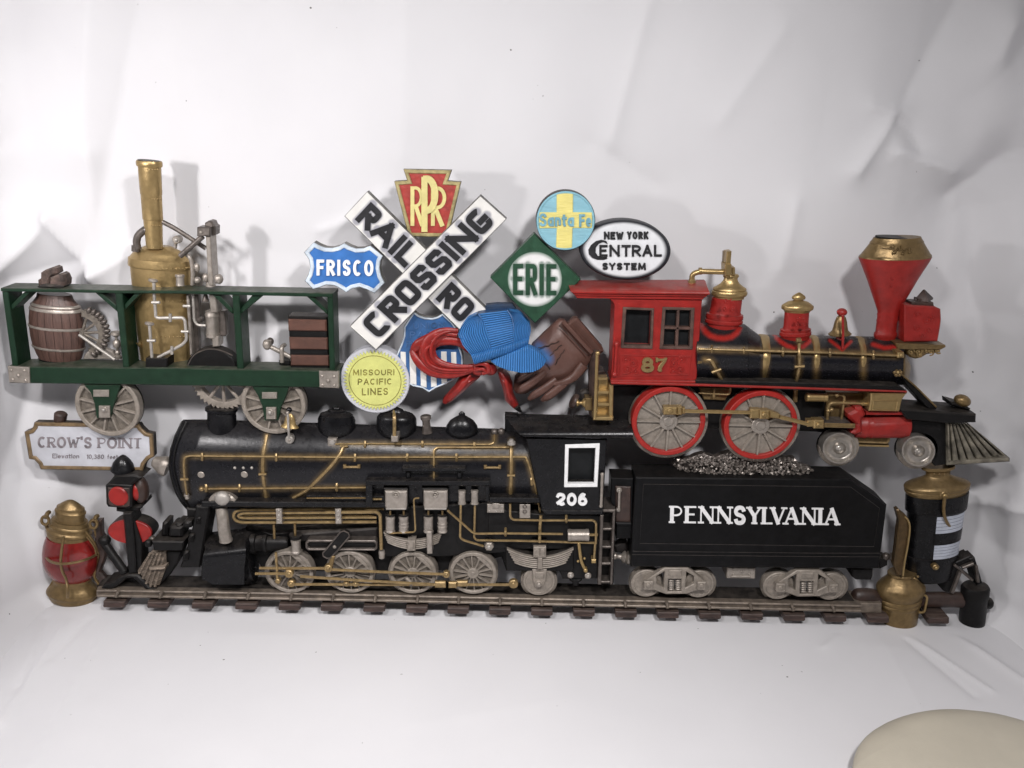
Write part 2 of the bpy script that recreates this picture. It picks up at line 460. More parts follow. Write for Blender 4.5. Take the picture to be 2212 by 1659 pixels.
def dome(name, T, pts, dfn, m, parent, dback, rings=8, col=None, cen=None, M=None, label=None, ang=50, close=True):
    """star-shaped outline, rings shrinking to its centre; dfn(t) mm with t=0 rim, 1 centre"""
    own = M is None
    if own: M = Mesh()
    M.use(m)
    if close: pts = resample(list(pts)+[pts[0]], max(len(pts), 44))[:-1]
    P = [T(*p) for p in pts]
    if cen: c = T(*cen)
    else: c = (sum(p[0] for p in P)/len(P), sum(p[1] for p in P)/len(P))
    n = len(P); verts = []; cols = []; faces = []
    for k in range(rings):
        t = k/rings
        for p in P:
            x, y = p[0]+(c[0]-p[0])*t, p[1]+(c[1]-p[1])*t
            verts.append(S(x, y, dfn(t)))
            if col: cols.append(col(x, y, t))
    verts.append(S(*c, dfn(1.0)))
    if col: cols.append(col(*c, 1.0))
    for k in range(rings-1):
        for i in range(n):
            j = (i+1) % n; faces.append([k*n+i, k*n+j, (k+1)*n+j, (k+1)*n+i])
    for i in range(n): faces.append([(rings-1)*n+i, (rings-1)*n+(i+1) % n, rings*n])
    o = len(verts)
    for i in range(n): verts.append(Vector((verts[i].x, -dback*.001, verts[i].z)))
    for i in range(n): faces.append([i, o+i, o+(i+1) % n, (i+1) % n])
    faces.append([o+i for i in range(n)])
    p = [verts[q] for q in faces[0]]
    if (p[1]-p[0]).cross(p[2]-p[0]).y > 0: faces = [f[::-1] for f in faces]
    st = M.add(verts, faces)
    if col:
        for i, cc in enumerate(cols): M.c[st+i] = cc
        for i in range(n): M.c[st+o+i] = cols[i]
    return M.link(name, parent, label, ang=ang) if own else None
def mixc(a, b, t):
    t = max(0.0, min(1.0, t)); return tuple(x+(y-x)*t for x, y in zip(a, b))
def segdist(x, y, a, b):
    dx, dy = b[0]-a[0], b[1]-a[1]; q = dx*dx+dy*dy or 1e-9
    t = max(0, min(1, ((x-a[0])*dx+(y-a[1])*dy)/q))
    return math.hypot(x-a[0]-t*dx, y-a[1]-t*dy)
def near(x, y, segs): return min((segdist(x, y, a, b) for a, b in segs), default=1e9)
def segs_of(path): return [(path[i], path[i+1]) for i in range(len(path)-1)]

# ---------------------------------------------------------------- lettering (raised strokes)
def arc(cx, cy, rx, ry, a0, a1, n=14, sq=2.0):
    o = []
    for i in range(n+1):
        a = math.radians(a0+(a1-a0)*i/n); c, s = math.cos(a), math.sin(a)
        o.append((cx+rx*math.copysign(abs(c)**(2/sq), c), cy+ry*math.copysign(abs(s)**(2/sq), s)))
    return o
def glyphs(q):
    T, N = 1, 0
    P = lambda x0, x1, y0, y1: [(x0, y1)]+arc(x0+(x1-x0)*.45, (y0+y1)/2, (x1-x0)*.55, (y1-y0)/2, 90, -90, 12, q)+[(x0, y0)]
    s = [(.97, .76), (.82, .95), (.5, 1), (.17, .94), (.03, .75), (.17, .58), (.5, .51), (.83, .42), (.97, .25), (.83, .06), (.5, 0), (.17, .05), (.03, .24)]
    if q > 3: s = [(.98, .74), (.98, .9), (.86, 1), (.14, 1), (.02, .9), (.02, .64), (.14, .54), (.86, .46), (.98, .36), (.98, .1), (.86, 0), (.14, 0), (.02, .1), (.02, .26)]
    else: s = [tuple(p) for p in catmull(s, 3)]
    g = {
     'A': (.95, [(N, [(0, 0), (.5, 1)]), (T, [(.5, 1), (1, 0)]), (N, [(.2, .32), (.8, .32)])]),
     'C': (.9, [(T, arc(.5, .5, .5, .5, 48, 312, 24, q))]),
     'D': (.9, [(T, [(0, 0), (0, 1)]), (N, [(0, 1)]+arc(.4, .5, .6, .5, 90, -90, 14, q)+[(0, 0)])]),
     'E': (.75, [(T, [(0, 0), (0, 1)]), (N, [(0, 1), (1, 1)]), (N, [(0, .52), (.82, .52)]), (N, [(0, 0), (1, 0)])]),
     'F': (.72, [(T, [(0, 0), (0, 1)]), (N, [(0, 1), (1, 1)]), (N, [(0, .5), (.85, .5)])]),
     'G': (.95, [(T, arc(.5, .5, .5, .5, 48, 350, 26, q)), (N, [(.55, .44), (1.0, .44)])]),
     'I': (.0, [(T, [(0, 0), (0, 1)])]),
     'K': (.9, [(T, [(0, 0), (0, 1)]), (N, [(1, 1), (.1, .42)]), (T, [(.35, .6), (1, 0)])]),
     'L': (.7, [(T, [(0, 0), (0, 1)]), (N, [(0, 0), (1, 0)])]),
     'M': (1.2, [(N, [(0, 0), (.08, 1)]), (T, [(.08, 1), (.5, .15)]), (N, [(.5, .15), (.92, 1)]), (T, [(.92, 1), (1, 0)])]),
     'N': (1.0, [(N, [(0, 0), (0, 1)]), (T, [(0, 1), (1, 0)]), (N, [(1, 0), (1, 1)])]),
     'O': (1.0, [(T, arc(.5, .5, .5, .5, 0, 360, 30, q))]),
     'P': (.8, [(T, [(0, 0), (0, 1)]), (N, P(0, 1, .45, 1))]),
     'R': (.85, [(T, [(0, 0), (0, 1)]), (N, P(0, 1, .48, 1)), (T, [(.4, .48), (1, 0)])]),
     'S': (.8, [(T, s)]),
     'T': (.85, [(T, [(.5, 0), (.5, 1)]), (N, [(0, 1), (1, 1)])]),
     'U': (.9, [(T, [(0, 1), (0, .4)]+arc(.5, .4, .5, .4, 180, 360, 14, q)+[(1, 1)])]),
     'V': (.95, [(T, [(0, 1), (.5, 0)]), (N, [(.5, 0), (1, 1)])]),
     'W': (1.4, [(T, [(0, 1), (.27, 0)]), (N, [(.27, 0), (.5, .8)]), (T, [(.5, .8), (.73, 0)]), (N, [(.73, 0), (1, 1)])]),
     'Y': (.9, [(T, [(0, 1), (.5, .45)]), (N, [(1, 1), (.5, .45)]), (T, [(.5, .5), (.5, 0)])]),
     'a': (.6, [(T, arc(.5, .31, .5, .31, 20, 380, 20)), (T, [(1, .64), (1, 0)])]),
     'e': (.6, [(T, [(.02, .34), (.98, .34)]), (T, arc(.5, .32, .5, .32, 5, 320, 18))]),
     'n': (.55, [(T, [(0, 0), (0, .64)]), (T, [(0, .4)]+arc(.5, .4, .5, .24, 150, 0, 10)+[(1, 0)])]),
     't': (.4, [(T, [(.4, 1), (.4, .12), (.6, 0), (1, .04)]), (T, [(0, .66), (1, .66)])]),
     'v': (.55, [(T, [(0, .64), (.5, 0)]), (T, [(.5, 0), (1, .64)])]),
     'l': (.0, [(T, [(0, 0), (0, 1)])]),
     'i': (.0, [(T, [(0, 0), (0, .62)]), (T, [(0, .82), (0, .95)])]),
     'o': (.6, [(T, arc(.5, .32, .5, .32, 0, 360, 20))]),
     'f': (.4, [(T, [(.4, 0), (.4, .8), (.6, 1), (1, .95)]), (T, [(0, .62), (.9, .62)])]),
     '0': (.75, [(T, arc(.5, .5, .5, .5, 0, 360, 28))]),
     '1': (.25, [(T, [(1, 0), (1, 1)]), (N, [(1, 1), (0, .8)])]),
     '2': (.8, [(T, [tuple(p) for p in catmull([(.05, .72), (.2, .95), (.5, 1), (.85, .92), (.95, .72), (.75, .5), (.35, .25), (.03, .03)], 4)]), (T, [tuple(p) for p in catmull([(.03, .06), (.3, .14), (.65, .0), (1, .12)], 4)])]),
     '3': (.7, [(T, [tuple(p) for p in catmull([(.05, .85), (.4, 1), (.85, .88), (.85, .65), (.45, .53), (.9, .42), (.95, .15), (.5, 0), (.05, .12)], 4)])]),
     '6': (.75, [(T, arc(.5, .31, .46, .31, 0, 360, 22)), (T, [tuple(p) for p in catmull([(.05, .35), (.12, .7), (.45, .98), (.85, .9)], 4)])]),
     '7': (.8, [(T, [(0, .93), (.45, 1), (1, .95)]), (T, [tuple(p) for p in catmull([(1, .95), (.7, .6), (.5, .3), (.45, .03)], 4)])]),
     '8': (.75, [(T, arc(.5, .745, .40, .255, 0, 360, 22)), (T, arc(.5, .25, .5, .25, 0, 360, 22))]),
     ',': (.1, [(T, [(1, .1), (0, -.15)])]), "'": (.0, [(T, [(0, 1.12), (-.02, .86)])]), '.': (.1, [(T, [(0, .05), (1, .05)])]),
    }
    return g
def ribbon(M, pts, hw, d1, d0):
    """flat stroke of half width hw along px points, front d1"""
    closed = math.hypot(pts[0][0]-pts[-1][0], pts[0][1]-pts[-1][1]) < 1e-4*max(1, hw) and len(pts) > 4
    if closed: pts = pts[:-1]
    n = len(pts); Lf = []; Rt = []
    for i in range(n):
        a = pts[i-1] if (closed or i > 0) else None; c = pts[(i+1) % n] if (closed or i < n-1) else None; b = pts[i]
        ns = []
        for p, q in ((a, b), (b, c)):
            if p is None or q is None: continue
            dx, dy = q[0]-p[0], q[1]-p[1]; l = math.hypot(dx, dy)
            if l > 1e-9: ns.append((-dy/l, dx/l))
        if not ns: ns = [(0, 1)]
        m = (sum(k[0] for k in ns)/len(ns), sum(k[1] for k in ns)/len(ns)); q = m[0]**2+m[1]**2
        k = hw/max(q, .35)
        Lf.append((b[0]+m[0]*k, b[1]+m[1]*k)); Rt.append((b[0]-m[0]*k, b[1]-m[1]*k))
    verts = []
    for lst in (Lf, Rt):
        for p in lst: verts.append(S(*p, d1))
    for i in range(2*n): verts.append(Vector((verts[i].x, -d0*.001, verts[i].z)))
    faces = []
    for i in range(n if closed else n-1):
        j = (i+1) % n
        faces += [[i, j, n+j, n+i], [2*n+i, 2*n+j, j, i], [n+i, n+j, 3*n+j, 3*n+i]]
    if not closed:
        faces += [[0, n, 3*n, 2*n], [n-1, 3*n-1, 4*n-1, 2*n-1][::-1]]
    p = [verts[k] for k in faces[0]]
    if (p[1]-p[0]).cross(p[2]-p[0]).y > 0: faces = [f[::-1] for f in faces]
    M.add(verts, faces)
def text(string, T, bl, br, tl, d1, d0, m, parent, wt=.16, thin=None, sq=2.0, serif=False, gap=.28, name='letter', widths=None):
    """each letter its own raised piece, filling the box bottom-left / bottom-right / top-left (tile px); returns stroke segments (picture px)"""
    G = glyphs(sq); thin = thin if thin is not None else wt
    o, r, t = T(*bl), T(*br), T(*tl)
    ux, uy = r[0]-o[0], r[1]-o[1]; L = math.hypot(ux, uy); vx, vy = t[0]-o[0], t[1]-o[1]; H = math.hypot(vx, vy)
    ux /= L; uy /= L; hw = wt*H/2
    ws = []
    for ch in string:
        ws.append(.55 if ch == ' ' else (widths or {}).get(ch, G[ch][0]))
    nl = sum(1 for ch in string if ch != ' ')
    KN = {'LV': -.30, 'VA': -.24, 'AV': -.24, 'YL': -.10, 'LY': -.2, 'SY': -.04, 'TR': -.06, 'RA': -.03, 'AL': -.02, 'CO': .0, 'PO': -.04}
    kern = [KN.get(string[i:i+2], 0)*H for i in range(len(string))]
    fixed = nl*wt*H+(len(string)-1)*gap*H*.6+sum(kern)      # strokes, gaps, kerning
    k = (L-fixed)/max(1e-6, sum(ws))
    x = 0; out = []
    for ci, (ch, wd) in enumerate(zip(string, ws)):
        if ch == ' ': x += wd*k+gap*H*.6; continue
        M = Mesh().use(m); cw = wd*k
        for si, (typ, pts) in enumerate(G[ch][1]):
            h = hw if typ else thin*H/2
            q = []
            for (gx, gy) in pts:
                X = x+hw+gx*cw; Y = gy*(1-wt if not serif else 1-thin)+(wt if not serif else thin)/2
                q.append((o[0]+ux*X+vx*Y, o[1]+uy*X+vy*Y))
            if len(q) == 2:                       # butt ends reach the cap lines
                dx, dy = q[1][0]-q[0][0], q[1][1]-q[0][1]; l = math.hypot(dx, dy) or 1; e = h if not serif else thin*H/2
                q = [(q[0][0]-dx/l*e, q[0][1]-dy/l*e), (q[1][0]+dx/l*e, q[1][1]+dy/l*e)]
            ribbon(M, q, h, d1+si*.05, d0); out += segs_of(q)
            if serif and typ in (0, 1) and len(pts) == 2 and abs(pts[0][1]-pts[1][1]) > .3:
                for gi in (0, 1):
                    gx, gy = pts[gi]
                    if gy in (0, 1) and not (ch in 'AVWMN' and ((ch == 'A' and gy == 1) or (ch in 'VW' and gy == 0) or (ch == 'M' and gy < .2 and 0 < gx < 1))):
                        X = x+hw+gx*cw; Y = gy*(1-thin)+thin/2; e = hw*1.0+.07*H
                        a = (o[0]+ux*(X-e)+vx*Y, o[1]+uy*(X-e)+vy*Y); b = (o[0]+ux*(X+e)+vx*Y, o[1]+uy*(X+e)+vy*Y)
                        ribbon(M, [a, b], thin*H*.5, d1+.02+.04*gi+si*.05, d0)
        M.link(name, parent, smooth=False)
        x += cw+wt*H+gap*H*.6+kern[ci]
    return out
# ================================================================ the setting: white paper
ZF = S(*C3(1110, 447), 40).z                   # the paper the plaque stands on
def paper_mat():
    m = bpy.data.materials.new('paper'); m.use_nodes = True; MATS['paper'] = m
    nt = m.node_tree; n = nt.nodes; l = nt.links; b = n['Principled BSDF']
    g = n.new('ShaderNodeNewGeometry')
    t = n.new('ShaderNodeTexNoise'); t.inputs['Scale'].default_value = 9; t.inputs['Detail'].default_value = 6
    l.new(g.outputs['Position'], t.inputs['Vector'])
    mx = n.new('ShaderNodeMix'); mx.data_type = 'RGBA'
    mx.inputs[6].default_value = (0.63, 0.627, 0.645, 1); mx.inputs[7].default_value = (0.69, 0.685, 0.70, 1)
    l.new(t.outputs['Fac'], mx.inputs[0])
    sp = n.new('ShaderNodeTexNoise'); sp.inputs['Scale'].default_value = 140; sp.inputs['Detail'].default_value = 1.0; l.new(g.outputs['Position'], sp.inputs['Vector'])
    sr = n.new('ShaderNodeMapRange'); sr.inputs[1].default_value = 0.815; sr.inputs[2].default_value = 0.845; l.new(sp.outputs['Fac'], sr.inputs[0])
    m3 = n.new('ShaderNodeMix'); m3.data_type = 'RGBA'; m3.inputs[7].default_value = (0.10, 0.095, 0.09, 1)      # specks of grit
    l.new(sr.outputs[0], m3.inputs[0]); l.new(mx.outputs[2], m3.inputs[6]); l.new(m3.outputs[2], b.inputs['Base Color'])
    b.inputs['Roughness'].default_value = 0.75; b.inputs['Specular IOR Level'].default_value = 0.25
    t2 = n.new('ShaderNodeTexNoise'); t2.inputs['Scale'].default_value = 700; l.new(g.outputs['Position'], t2.inputs['Vector'])
    bp = n.new('ShaderNodeBump'); bp.inputs['Strength'].default_value = 0.06; bp.inputs['Distance'].default_value = 0.0006
    l.new(t2.outputs['Fac'], bp.inputs['Height']); l.new(bp.outputs[0], b.inputs['Normal'])
paper_mat()
YB = 0.046                                     # how far behind the plaque the paper hangs
def wallp(px, py):                             # a place on the hanging paper, by sideways place and height
    v = onplane_y(px, py, YB); return v.x, v.z
# creases: (x0,z0,x1,z1, height m, width m)
CRE = []
def crease(a, b, h, w): CRE.append((*wallp(*a), *wallp(*b), h*1.5, w))
crease((205, 0), (185, 330), .010, .055); crease((300, 0), (180, 620), -.008, .035)
crease((15, 590), (110, 470), .012, .022); crease((110, 470), (205, 590), .012, .020); crease((200, 330), (205, 600), .006, .016)
crease((45, 600), (180, 560), -.007, .02); crease((205, 595), (300, 540), .008, .014)
crease((880, 0), (870, 340), .002, .02)
crease((1400, 10), (1320, 310), .004, .016); crease((1280, 310), (1420, 400), -.004, .03)
crease((1700, 60), (1560, 260), .003, .02)
crease((2212, 50), (2180, 120), .018, .05); crease((2100, 0), (1960, 250), -.012, .06)
crease((1955, 245), (1860, 370), .010, .016); crease((1955, 245), (2010, 320), -.006, .012); crease((1960, 330), (2090, 375), .010, .02)
crease((1900, 230), (1955, 245), .006, .02); crease((1720, 440), (1690, 580), .004, .014)
crease((690, 500), (770, 470), .003, .006); crease((770, 470), (830, 420), .003, .008)
crease((2090, 430), (2212, 330), -.012, .04); crease((2212, 1035), (1960, 1165), .010, .012)
crease((30, 640), (60, 1250), .010, .018); crease((90, 820), (60, 1200), -.007, .014); crease((0, 900), (40, 1290), .008, .012)
PLAN = [(-0.60, -0.62), (-0.635, -0.30), (-0.655, -0.06), (-0.64, 0.0), (-0.60, 0.04), (-0.53, YB), (-.3, YB+.002), (0, YB), (.35, YB+.012),
        (0.56, YB+.032), (0.64, 0.060), (0.675, 0.0), (0.70, -0.08), (0.72, -0.30), (0.74, -0.62)]
def build_backdrop():
    pl = catmull(PLAN, 12); pl = resample(pl, 500)
    nz = 250; z0, z1 = ZF-0.006, ZF+1.15
    n = len(pl); verts = []; faces = []
    for j in range(nz+1):
        t = j/nz; z = z0+(z1-z0)*t
        for i in range(n):
            x, y = pl[i]
            a, b = pl[max(0, i-1)], pl[min(n-1, i+1)]
            tx, ty = b[0]-a[0], b[1]-a[1]; L = math.hypot(tx, ty); nx, ny = ty/L, -tx/L      # towards the inside
            d = 0.0
            for (cx0, cz0, cx1, cz1, h, w) in CRE:
                q = segdist(x, z, (cx0, cz0), (cx1, cz1))
                if q < 5*w: d += h*math.exp(-q/w)
            p = Vector((x*2.2, y*2.2, z*2.2))
            d += 0.010*noise.noise(p*1.3)+0.0045*noise.noise(p*3.1+Vector((7, 1, 3)))
            side = max(0.0, min(1.0, (abs(x+0.02)-0.50)/0.12))
            vd, _ = noise.voronoi(Vector((x*7+noise.noise(p*3)*.6, y*7, z*5+3))); d += (0.0025+0.016*side)*(vd[1]-vd[0])
            d += side*(0.014*noise.noise(Vector((x*16, y*16, z*4.5)))+0.030*abs(noise.noise(Vector((x*7, y*9, z*5.0+2))))-0.014)
            d *= min(1.0, (z-z0)/0.10)
            f = max(0.0, 1-(z-z0)/0.035); d += 0.030*f*f                                     # turns into the floor
            verts.append(Vector((x+nx*d, y+ny*d, z)))
    for j in range(nz):
        for i in range(n-1):
            faces.append([j*n+i, j*n+i+1, (j+1)*n+i+1, (j+1)*n+i])
    o = link('backdrop', verts, faces, 'paper', ang=170); o['kind'] = 'structure'
    o['label'] = 'creased white paper hung behind and beside the plaque'
build_backdrop()
FCR = []
def fcrease(a, b, h, w):
    p, q = onplane_z(*a, ZF), onplane_z(*b, ZF); FCR.append((p.x, p.y, q.x, q.y, h, w))
fcrease((1950, 1362), (2140, 1490), .0035, .0035); fcrease((1958, 1378), (2105, 1500), -.003, .006)
fcrease((1900, 1370), (2010, 1560), .0016, .020); fcrease((2030, 1345), (2212, 1470), .005, .007)
fcrease((1790, 1335), (1810, 1370), .002, .006); fcrease((1810, 1370), (1780, 1395), .002, .006)
fcrease((230, 1345), (60, 1659), .0014, .003); fcrease((150, 1330), (0, 1560), .004, .006); fcrease((190, 1335), (110, 1420), -.002, .004); fcrease((100, 1330), (40, 1480), -.003, .008); fcrease((1600, 1480), (1500, 1600), .0008, .02)
fcrease((300, 1380), (240, 1500), -.0010, .02); fcrease((1250, 1500), (900, 1560), .0008, .03)
fcrease((1720, 1330), (1890, 1345), .0016, .010)
def build_floor():
    nx, ny = 420, 280; x0, x1, y0, y1 = -0.72, 0.78, -0.95, 0.05
    verts = []; faces = []
    for j in range(ny+1):
        for i in range(nx+1):
            x = x0+(x1-x0)*i/nx; y = y0+(y1-y0)*j/ny; d = 0
            for (a, b, c, e, h, w) in FCR:
                q = segdist(x, y, (a, b), (c, e))
                if q < 5*w: d += h*math.exp(-q/w)
            vd, _ = noise.voronoi(Vector((x*5+.3*noise.noise(Vector((x*6, y*6, 2))), y*4, 0.5)))
            d += 0.0018*noise.noise(Vector((x*4, y*4, 1)))+0.0008*noise.noise(Vector((x*9, y*9, 5)))+0.0016*(vd[1]-vd[0])
            near_plaque = max(0.0, min(1.0, (-y-0.048)/0.03))
            verts.append(Vector((x, y, ZF+(d if d < 0 else d*near_plaque)-0.0022)))
    w_ = nx+1
    for j in range(ny):
        for i in range(nx): faces.append([j*w_+i, j*w_+i+1, (j+1)*w_+i+1, (j+1)*w_+i])
    o = link('floor', verts, faces, 'paper', ang=170); o['kind'] = 'structure'
    o['label'] = 'smooth white paper floor sheet under the plaque'
build_floor()

# ================================================================ the beige slab in front
def build_slab():
    M = Mesh().use('slab_beige')
    pts = [(1842, 1659), (1846, 1630), (1856, 1607), (1872, 1588), (1897, 1570), (1930, 1555), (1970, 1543), (2015, 1536), (2060, 1534), (2110, 1537), (2160, 1544), (2215, 1558), (2280, 1580)]
    zt = ZF+0.022
    P = [onplane_z(*p, zt) for p in pts]
    P = [Vector((q[0], q[1], zt)) for q in catmull([(p.x, p.y) for p in P], 5)]
    far = P[-1]; first = P[0]
    P += [Vector((far.x+.05, far.y-.06, zt)), Vector((far.x+.06, far.y-.14, zt)), Vector((far.x+.02, far.y-.20, zt)),
          Vector((first.x+.14, first.y-.13, zt)), Vector((first.x+.06, first.y-.11, zt)), Vector((first.x+.015, first.y-.06, zt))]
    c = sum(P, Vector())/len(P); n = len(P); verts = []; faces = []
    rings = [(1.0, -.022), (1.0, -.005), (.996, -.002), (.985, 0), (.93, .0035), (.8, .008), (.6, .0125), (.3, .016)]
    for k, dz in rings:
        for p in P: q = c+(p-c)*k; verts.append(Vector((q.x, q.y, zt+dz)))
    verts.append(Vector((c.x, c.y, zt+.017)))
    for r in range(len(rings)-1):
        for i in range(n): faces.append([r*n+i, r*n+(i+1) % n, (r+1)*n+(i+1) % n, (r+1)*n+i])
    for i in range(n): faces.append([(len(rings)-1)*n+i, (len(rings)-1)*n+(i+1) % n, len(rings)*n])
    faces.append(list(range(n)))
    p = [verts[q] for q in faces[-2]]
    if (p[1]-p[0]).cross(p[2]-p[0]).z < 0: faces = [f[::-1] for f in faces]
    M.add(verts, faces); o = M.link('rounded_slab', ang=40)  # rounded beige slab, what it belongs to is unknown
    o['label'] = 'plain matt beige slab with rounded edge lying on the white paper'; o['category'] = 'slab'
build_slab()

# ================================================================ the plaque
ROOT = bpy.data.objects.new('wall_plaque', None); C.objects.link(ROOT)
ROOT.empty_display_size = 0.05
place(ROOT, Vector((0, -0.02, ZF)), None)
ROOT['label'] = 'painted cast railroad wall plaque with two locomotives, wagon, signs and lanterns'
ROOT['category'] = 'wall plaque'
# ---------------------------------------------------------------- wagon
M = Mesh()
plate('', W3, [(90,1150),(1500,1165),(2212,1168),(2950,1185),(4212,1205),(4212,1415),(2950,1392),(2212,1385),(1500,1372),(110,1355)], 34, 0, 'green', None, 1.0, M=M)
wagon = M.link('wagon', ROOT, 'dark green open frame wagon carrying a brass boiler, barrel and crates')
plate('roof_rail', W3, [(5,172),(1500,200),(2212,203),(4142,240),(4142,287),(2212,243),(1500,238),(5,214)], 31.5, 0, 'green', wagon, .8)
for pts in ([(20,212),(95,212),(225,1148),(150,1148)], [(1430,232),(1520,232),(1605,1160),(1530,1160)], [(2887,262),(2977,262),(3032,1180),(2952,1180)], [(4072,283),(4142,283),(4167,1200),(4100,1200)]):
    plate('post', W3, pts, 30, 1, 'green', wagon, .8)
for pts in ([(300,222),(375,222),(152,442),(120,398)], [(1185,230),(1255,231),(1450,392),(1455,465)], [(1680,235),(1750,238),(1540,456),(1535,392)],
            [(2645,260),(2730,262),(2897,438),(2892,495)], [(3135,264),(3270,266),(3000,492),(2987,438)], [(3817,278),(3900,280),(4076,455),(4076,505)]):
    plate('brace', W3, pts, 26.5, 3, 'green', wagon, .6)
for pts, rv in (([(90,1146),(360,1160),(366,1357),(110,1348)], [(140,1195),(300,1200),(228,1260),(155,1310),(318,1320)]),
                ([(3967,1208),(4214,1213),(4214,1420),(3974,1412)], [(4009,1267),(4157,1272),(4082,1325),(4015,1378),(4162,1385)])):
    M = Mesh(); plate('', W3, pts, 36.5, 33, 'silver', None, .8, M=M)
    for i, c in enumerate(rv): rivet(W3, c, 26 if i == 2 else 20, 36.5, 'silver', M)
    M.link('corner_plate', wagon)
def spoked(name, T, c, r, parent, d1, d0, rim, mrim, mface, spokes, hubr, sp_w, mhub=None, flange=1.06, face=True, phase=0.0, fl_d=None, mspoke=None, weight=None, capr=.5, mflange=None, mweb=None):
    """wheel with rim, recessed web, spokes, hub; one mesh"""
    M = Mesh(); fl_d = fl_d if fl_d is not None else d0+(d1-d0)*.35
    disc('', T, c, r, d1, fl_d-.5, mrim, None, .9, n=56, M=M, hole=r*rim)
    disc('', T, c, r*flange, fl_d, d0, mflange or mface, None, .8, n=56, M=M)
    if face: disc('', T, c, r*(rim+.01), d1-5.0, fl_d-.2, mweb or mface, None, 0.1, n=48, M=M)
    o = S(*T(*c), d1-.8); s = mm(*T(*c), d1)*kof(T)
    M.use(mspoke or mface)
    for i in range(spokes):
        a = phase+2*math.pi*i/spokes; u = Vector((math.cos(a), 0, math.sin(a))); vv = Vector((-u.z, 0, u.x))
        r0, r1 = hubr*r*s*.8, r*rim*s*1.01; w0, w1 = sp_w*r*s, sp_w*r*s*.8
        q = []
        for rr, ww in ((r0, w0), (r1, w1)):
            for sg, dd in ((-1, 0.0035), (-.55, 0), (.55, 0), (1, 0.0035)):
                q.append(o+u*rr+vv*ww*sg+Vector((0, dd, 0)))
        M.add(q, [[0, 1, 5, 4], [1, 2, 6, 5], [2, 3, 7, 6]])
    if weight:
        a0, a1 = weight
        pts = [(o.x+math.cos(a0+(a1-a0)*k/14)*r*rim*s*1.01, o.z+math.sin(a0+(a1-a0)*k/14)*r*rim*s*1.01) for k in range(15)]
        M.use(mface); slab(M, [pts], d1-.3, d1-5, .5)
    disc('', T, c, r*hubr, d1+.3, d1-5, mhub or mface, None, .9, n=32, M=M)
    disc('', T, c, r*hubr*capr, d1+1.6, d1, mhub or mface, None, .7, n=24, M=M)
    return M.link(name, parent)
for c, brk, pl, bx, bolt in (((945,332), [(690,95),(1090,95),(1055,200),(1010,330),(975,462),(830,462),(805,300),(760,180)], (790,155,960,230), (850,330,970,460), (905,372)),
                             ((2753,308), [(2510,95),(2930,100),(2890,226),(2835,356),(2805,488),(2660,488),(2630,326),(2590,226)], (2628,181,2793,251), (2673,346,2783,476), (2716,401))):
    spoked('wheel', L1, c, 350, wagon, 27, 1, .86, 'wheel_silver', 'wheel_silver', 12, .22, .055, flange=1.0, phase=.26, fl_d=16, mflange='matt_black', mweb='wheel_dark')
    M = Mesh()
    plate('', L1, brk, 30.5, 14, 'green', None, .8, M=M)
    plate('', L1, rect(*pl), 32.5, 30, 'silver', None, .7, M=M); plate('', L1, rect(*bx), 33.5, 30, 'silver', None, .9, M=M)
    disc('', L1, bolt, 38, 35, 33, 'silver', None, .6, M=M); rivet(L1, bolt, 20, 35.5, 'bright_silver', M)
    M.link('axle_box', wagon)
def gear(name, T, c, r, parent, d1, d0, m, teeth, ri, a0=0.0, a1=2*math.pi, tooth=.09, saw=0.0, spokes=0, hub=.2, mt=None):
    M = Mesh(); M.use(m); o = S(*T(*c), d1); s = mm(*T(*c), d1)*kof(T)
    out = []; n = teeth*4
    for i in range(n+1):
        a = a0+(a1-a0)*i/n; ph = i % 4
        rr = r*(1.0+(tooth if ph in (1, 2) else 0)) if not saw else r*(1+tooth*(ph/3.0))
        out.append((o.x+math.cos(a)*rr*s, o.z+math.sin(a)*rr*s))
    full = abs(a1-a0-2*math.pi) < 1e-3
    inn = [(o.x+math.cos(a0+(a1-a0)*i/40)*r*ri*s, o.z+math.sin(a0+(a1-a0)*i/40)*r*ri*s) for i in range(41)]
    if full: slab(M, [out[:-1], inn[:-1]], d1, d0, .7)
    else: slab(M, [out+inn[::-1]], d1, d0, .7)
    for k in range(spokes):
        a = a0+(a1-a0)*(k+.5)/spokes; u = Vector((math.cos(a), 0, math.sin(a)))
        sweep(M, [o+u*(.02*r*s)+Vector((0, .002, 0)), o+u*(r*ri*s*1.03)+Vector((0, .002, 0))], [r*s*.06]*2, 8)
    if hub: disc('', T, c, r*hub, d1+1, d0, m, None, .8, M=M, n=24)
    return M.link(name, parent)
gear('gear_wheel', PX, (479,822), 62, wagon, 16, 6, 'wheel_silver', 20, .80, math.radians(178), math.radians(362), .10, saw=1, spokes=5, hub=.18)
# flywheel half disc and drum
M = Mesh(); M.use('matt_black'); slab(M, [circle(W4, (425,1190), 315, 22, 30, 270, 0, math.pi)], 22, 3, 1.0)
tube('', W4, [(120,1140),(200,1010),(320,945),(430,930),(560,955),(680,1010)], 8, 22, 'gunmetal', None, M=M, curve=True, n=6); M.link('flywheel', wagon)
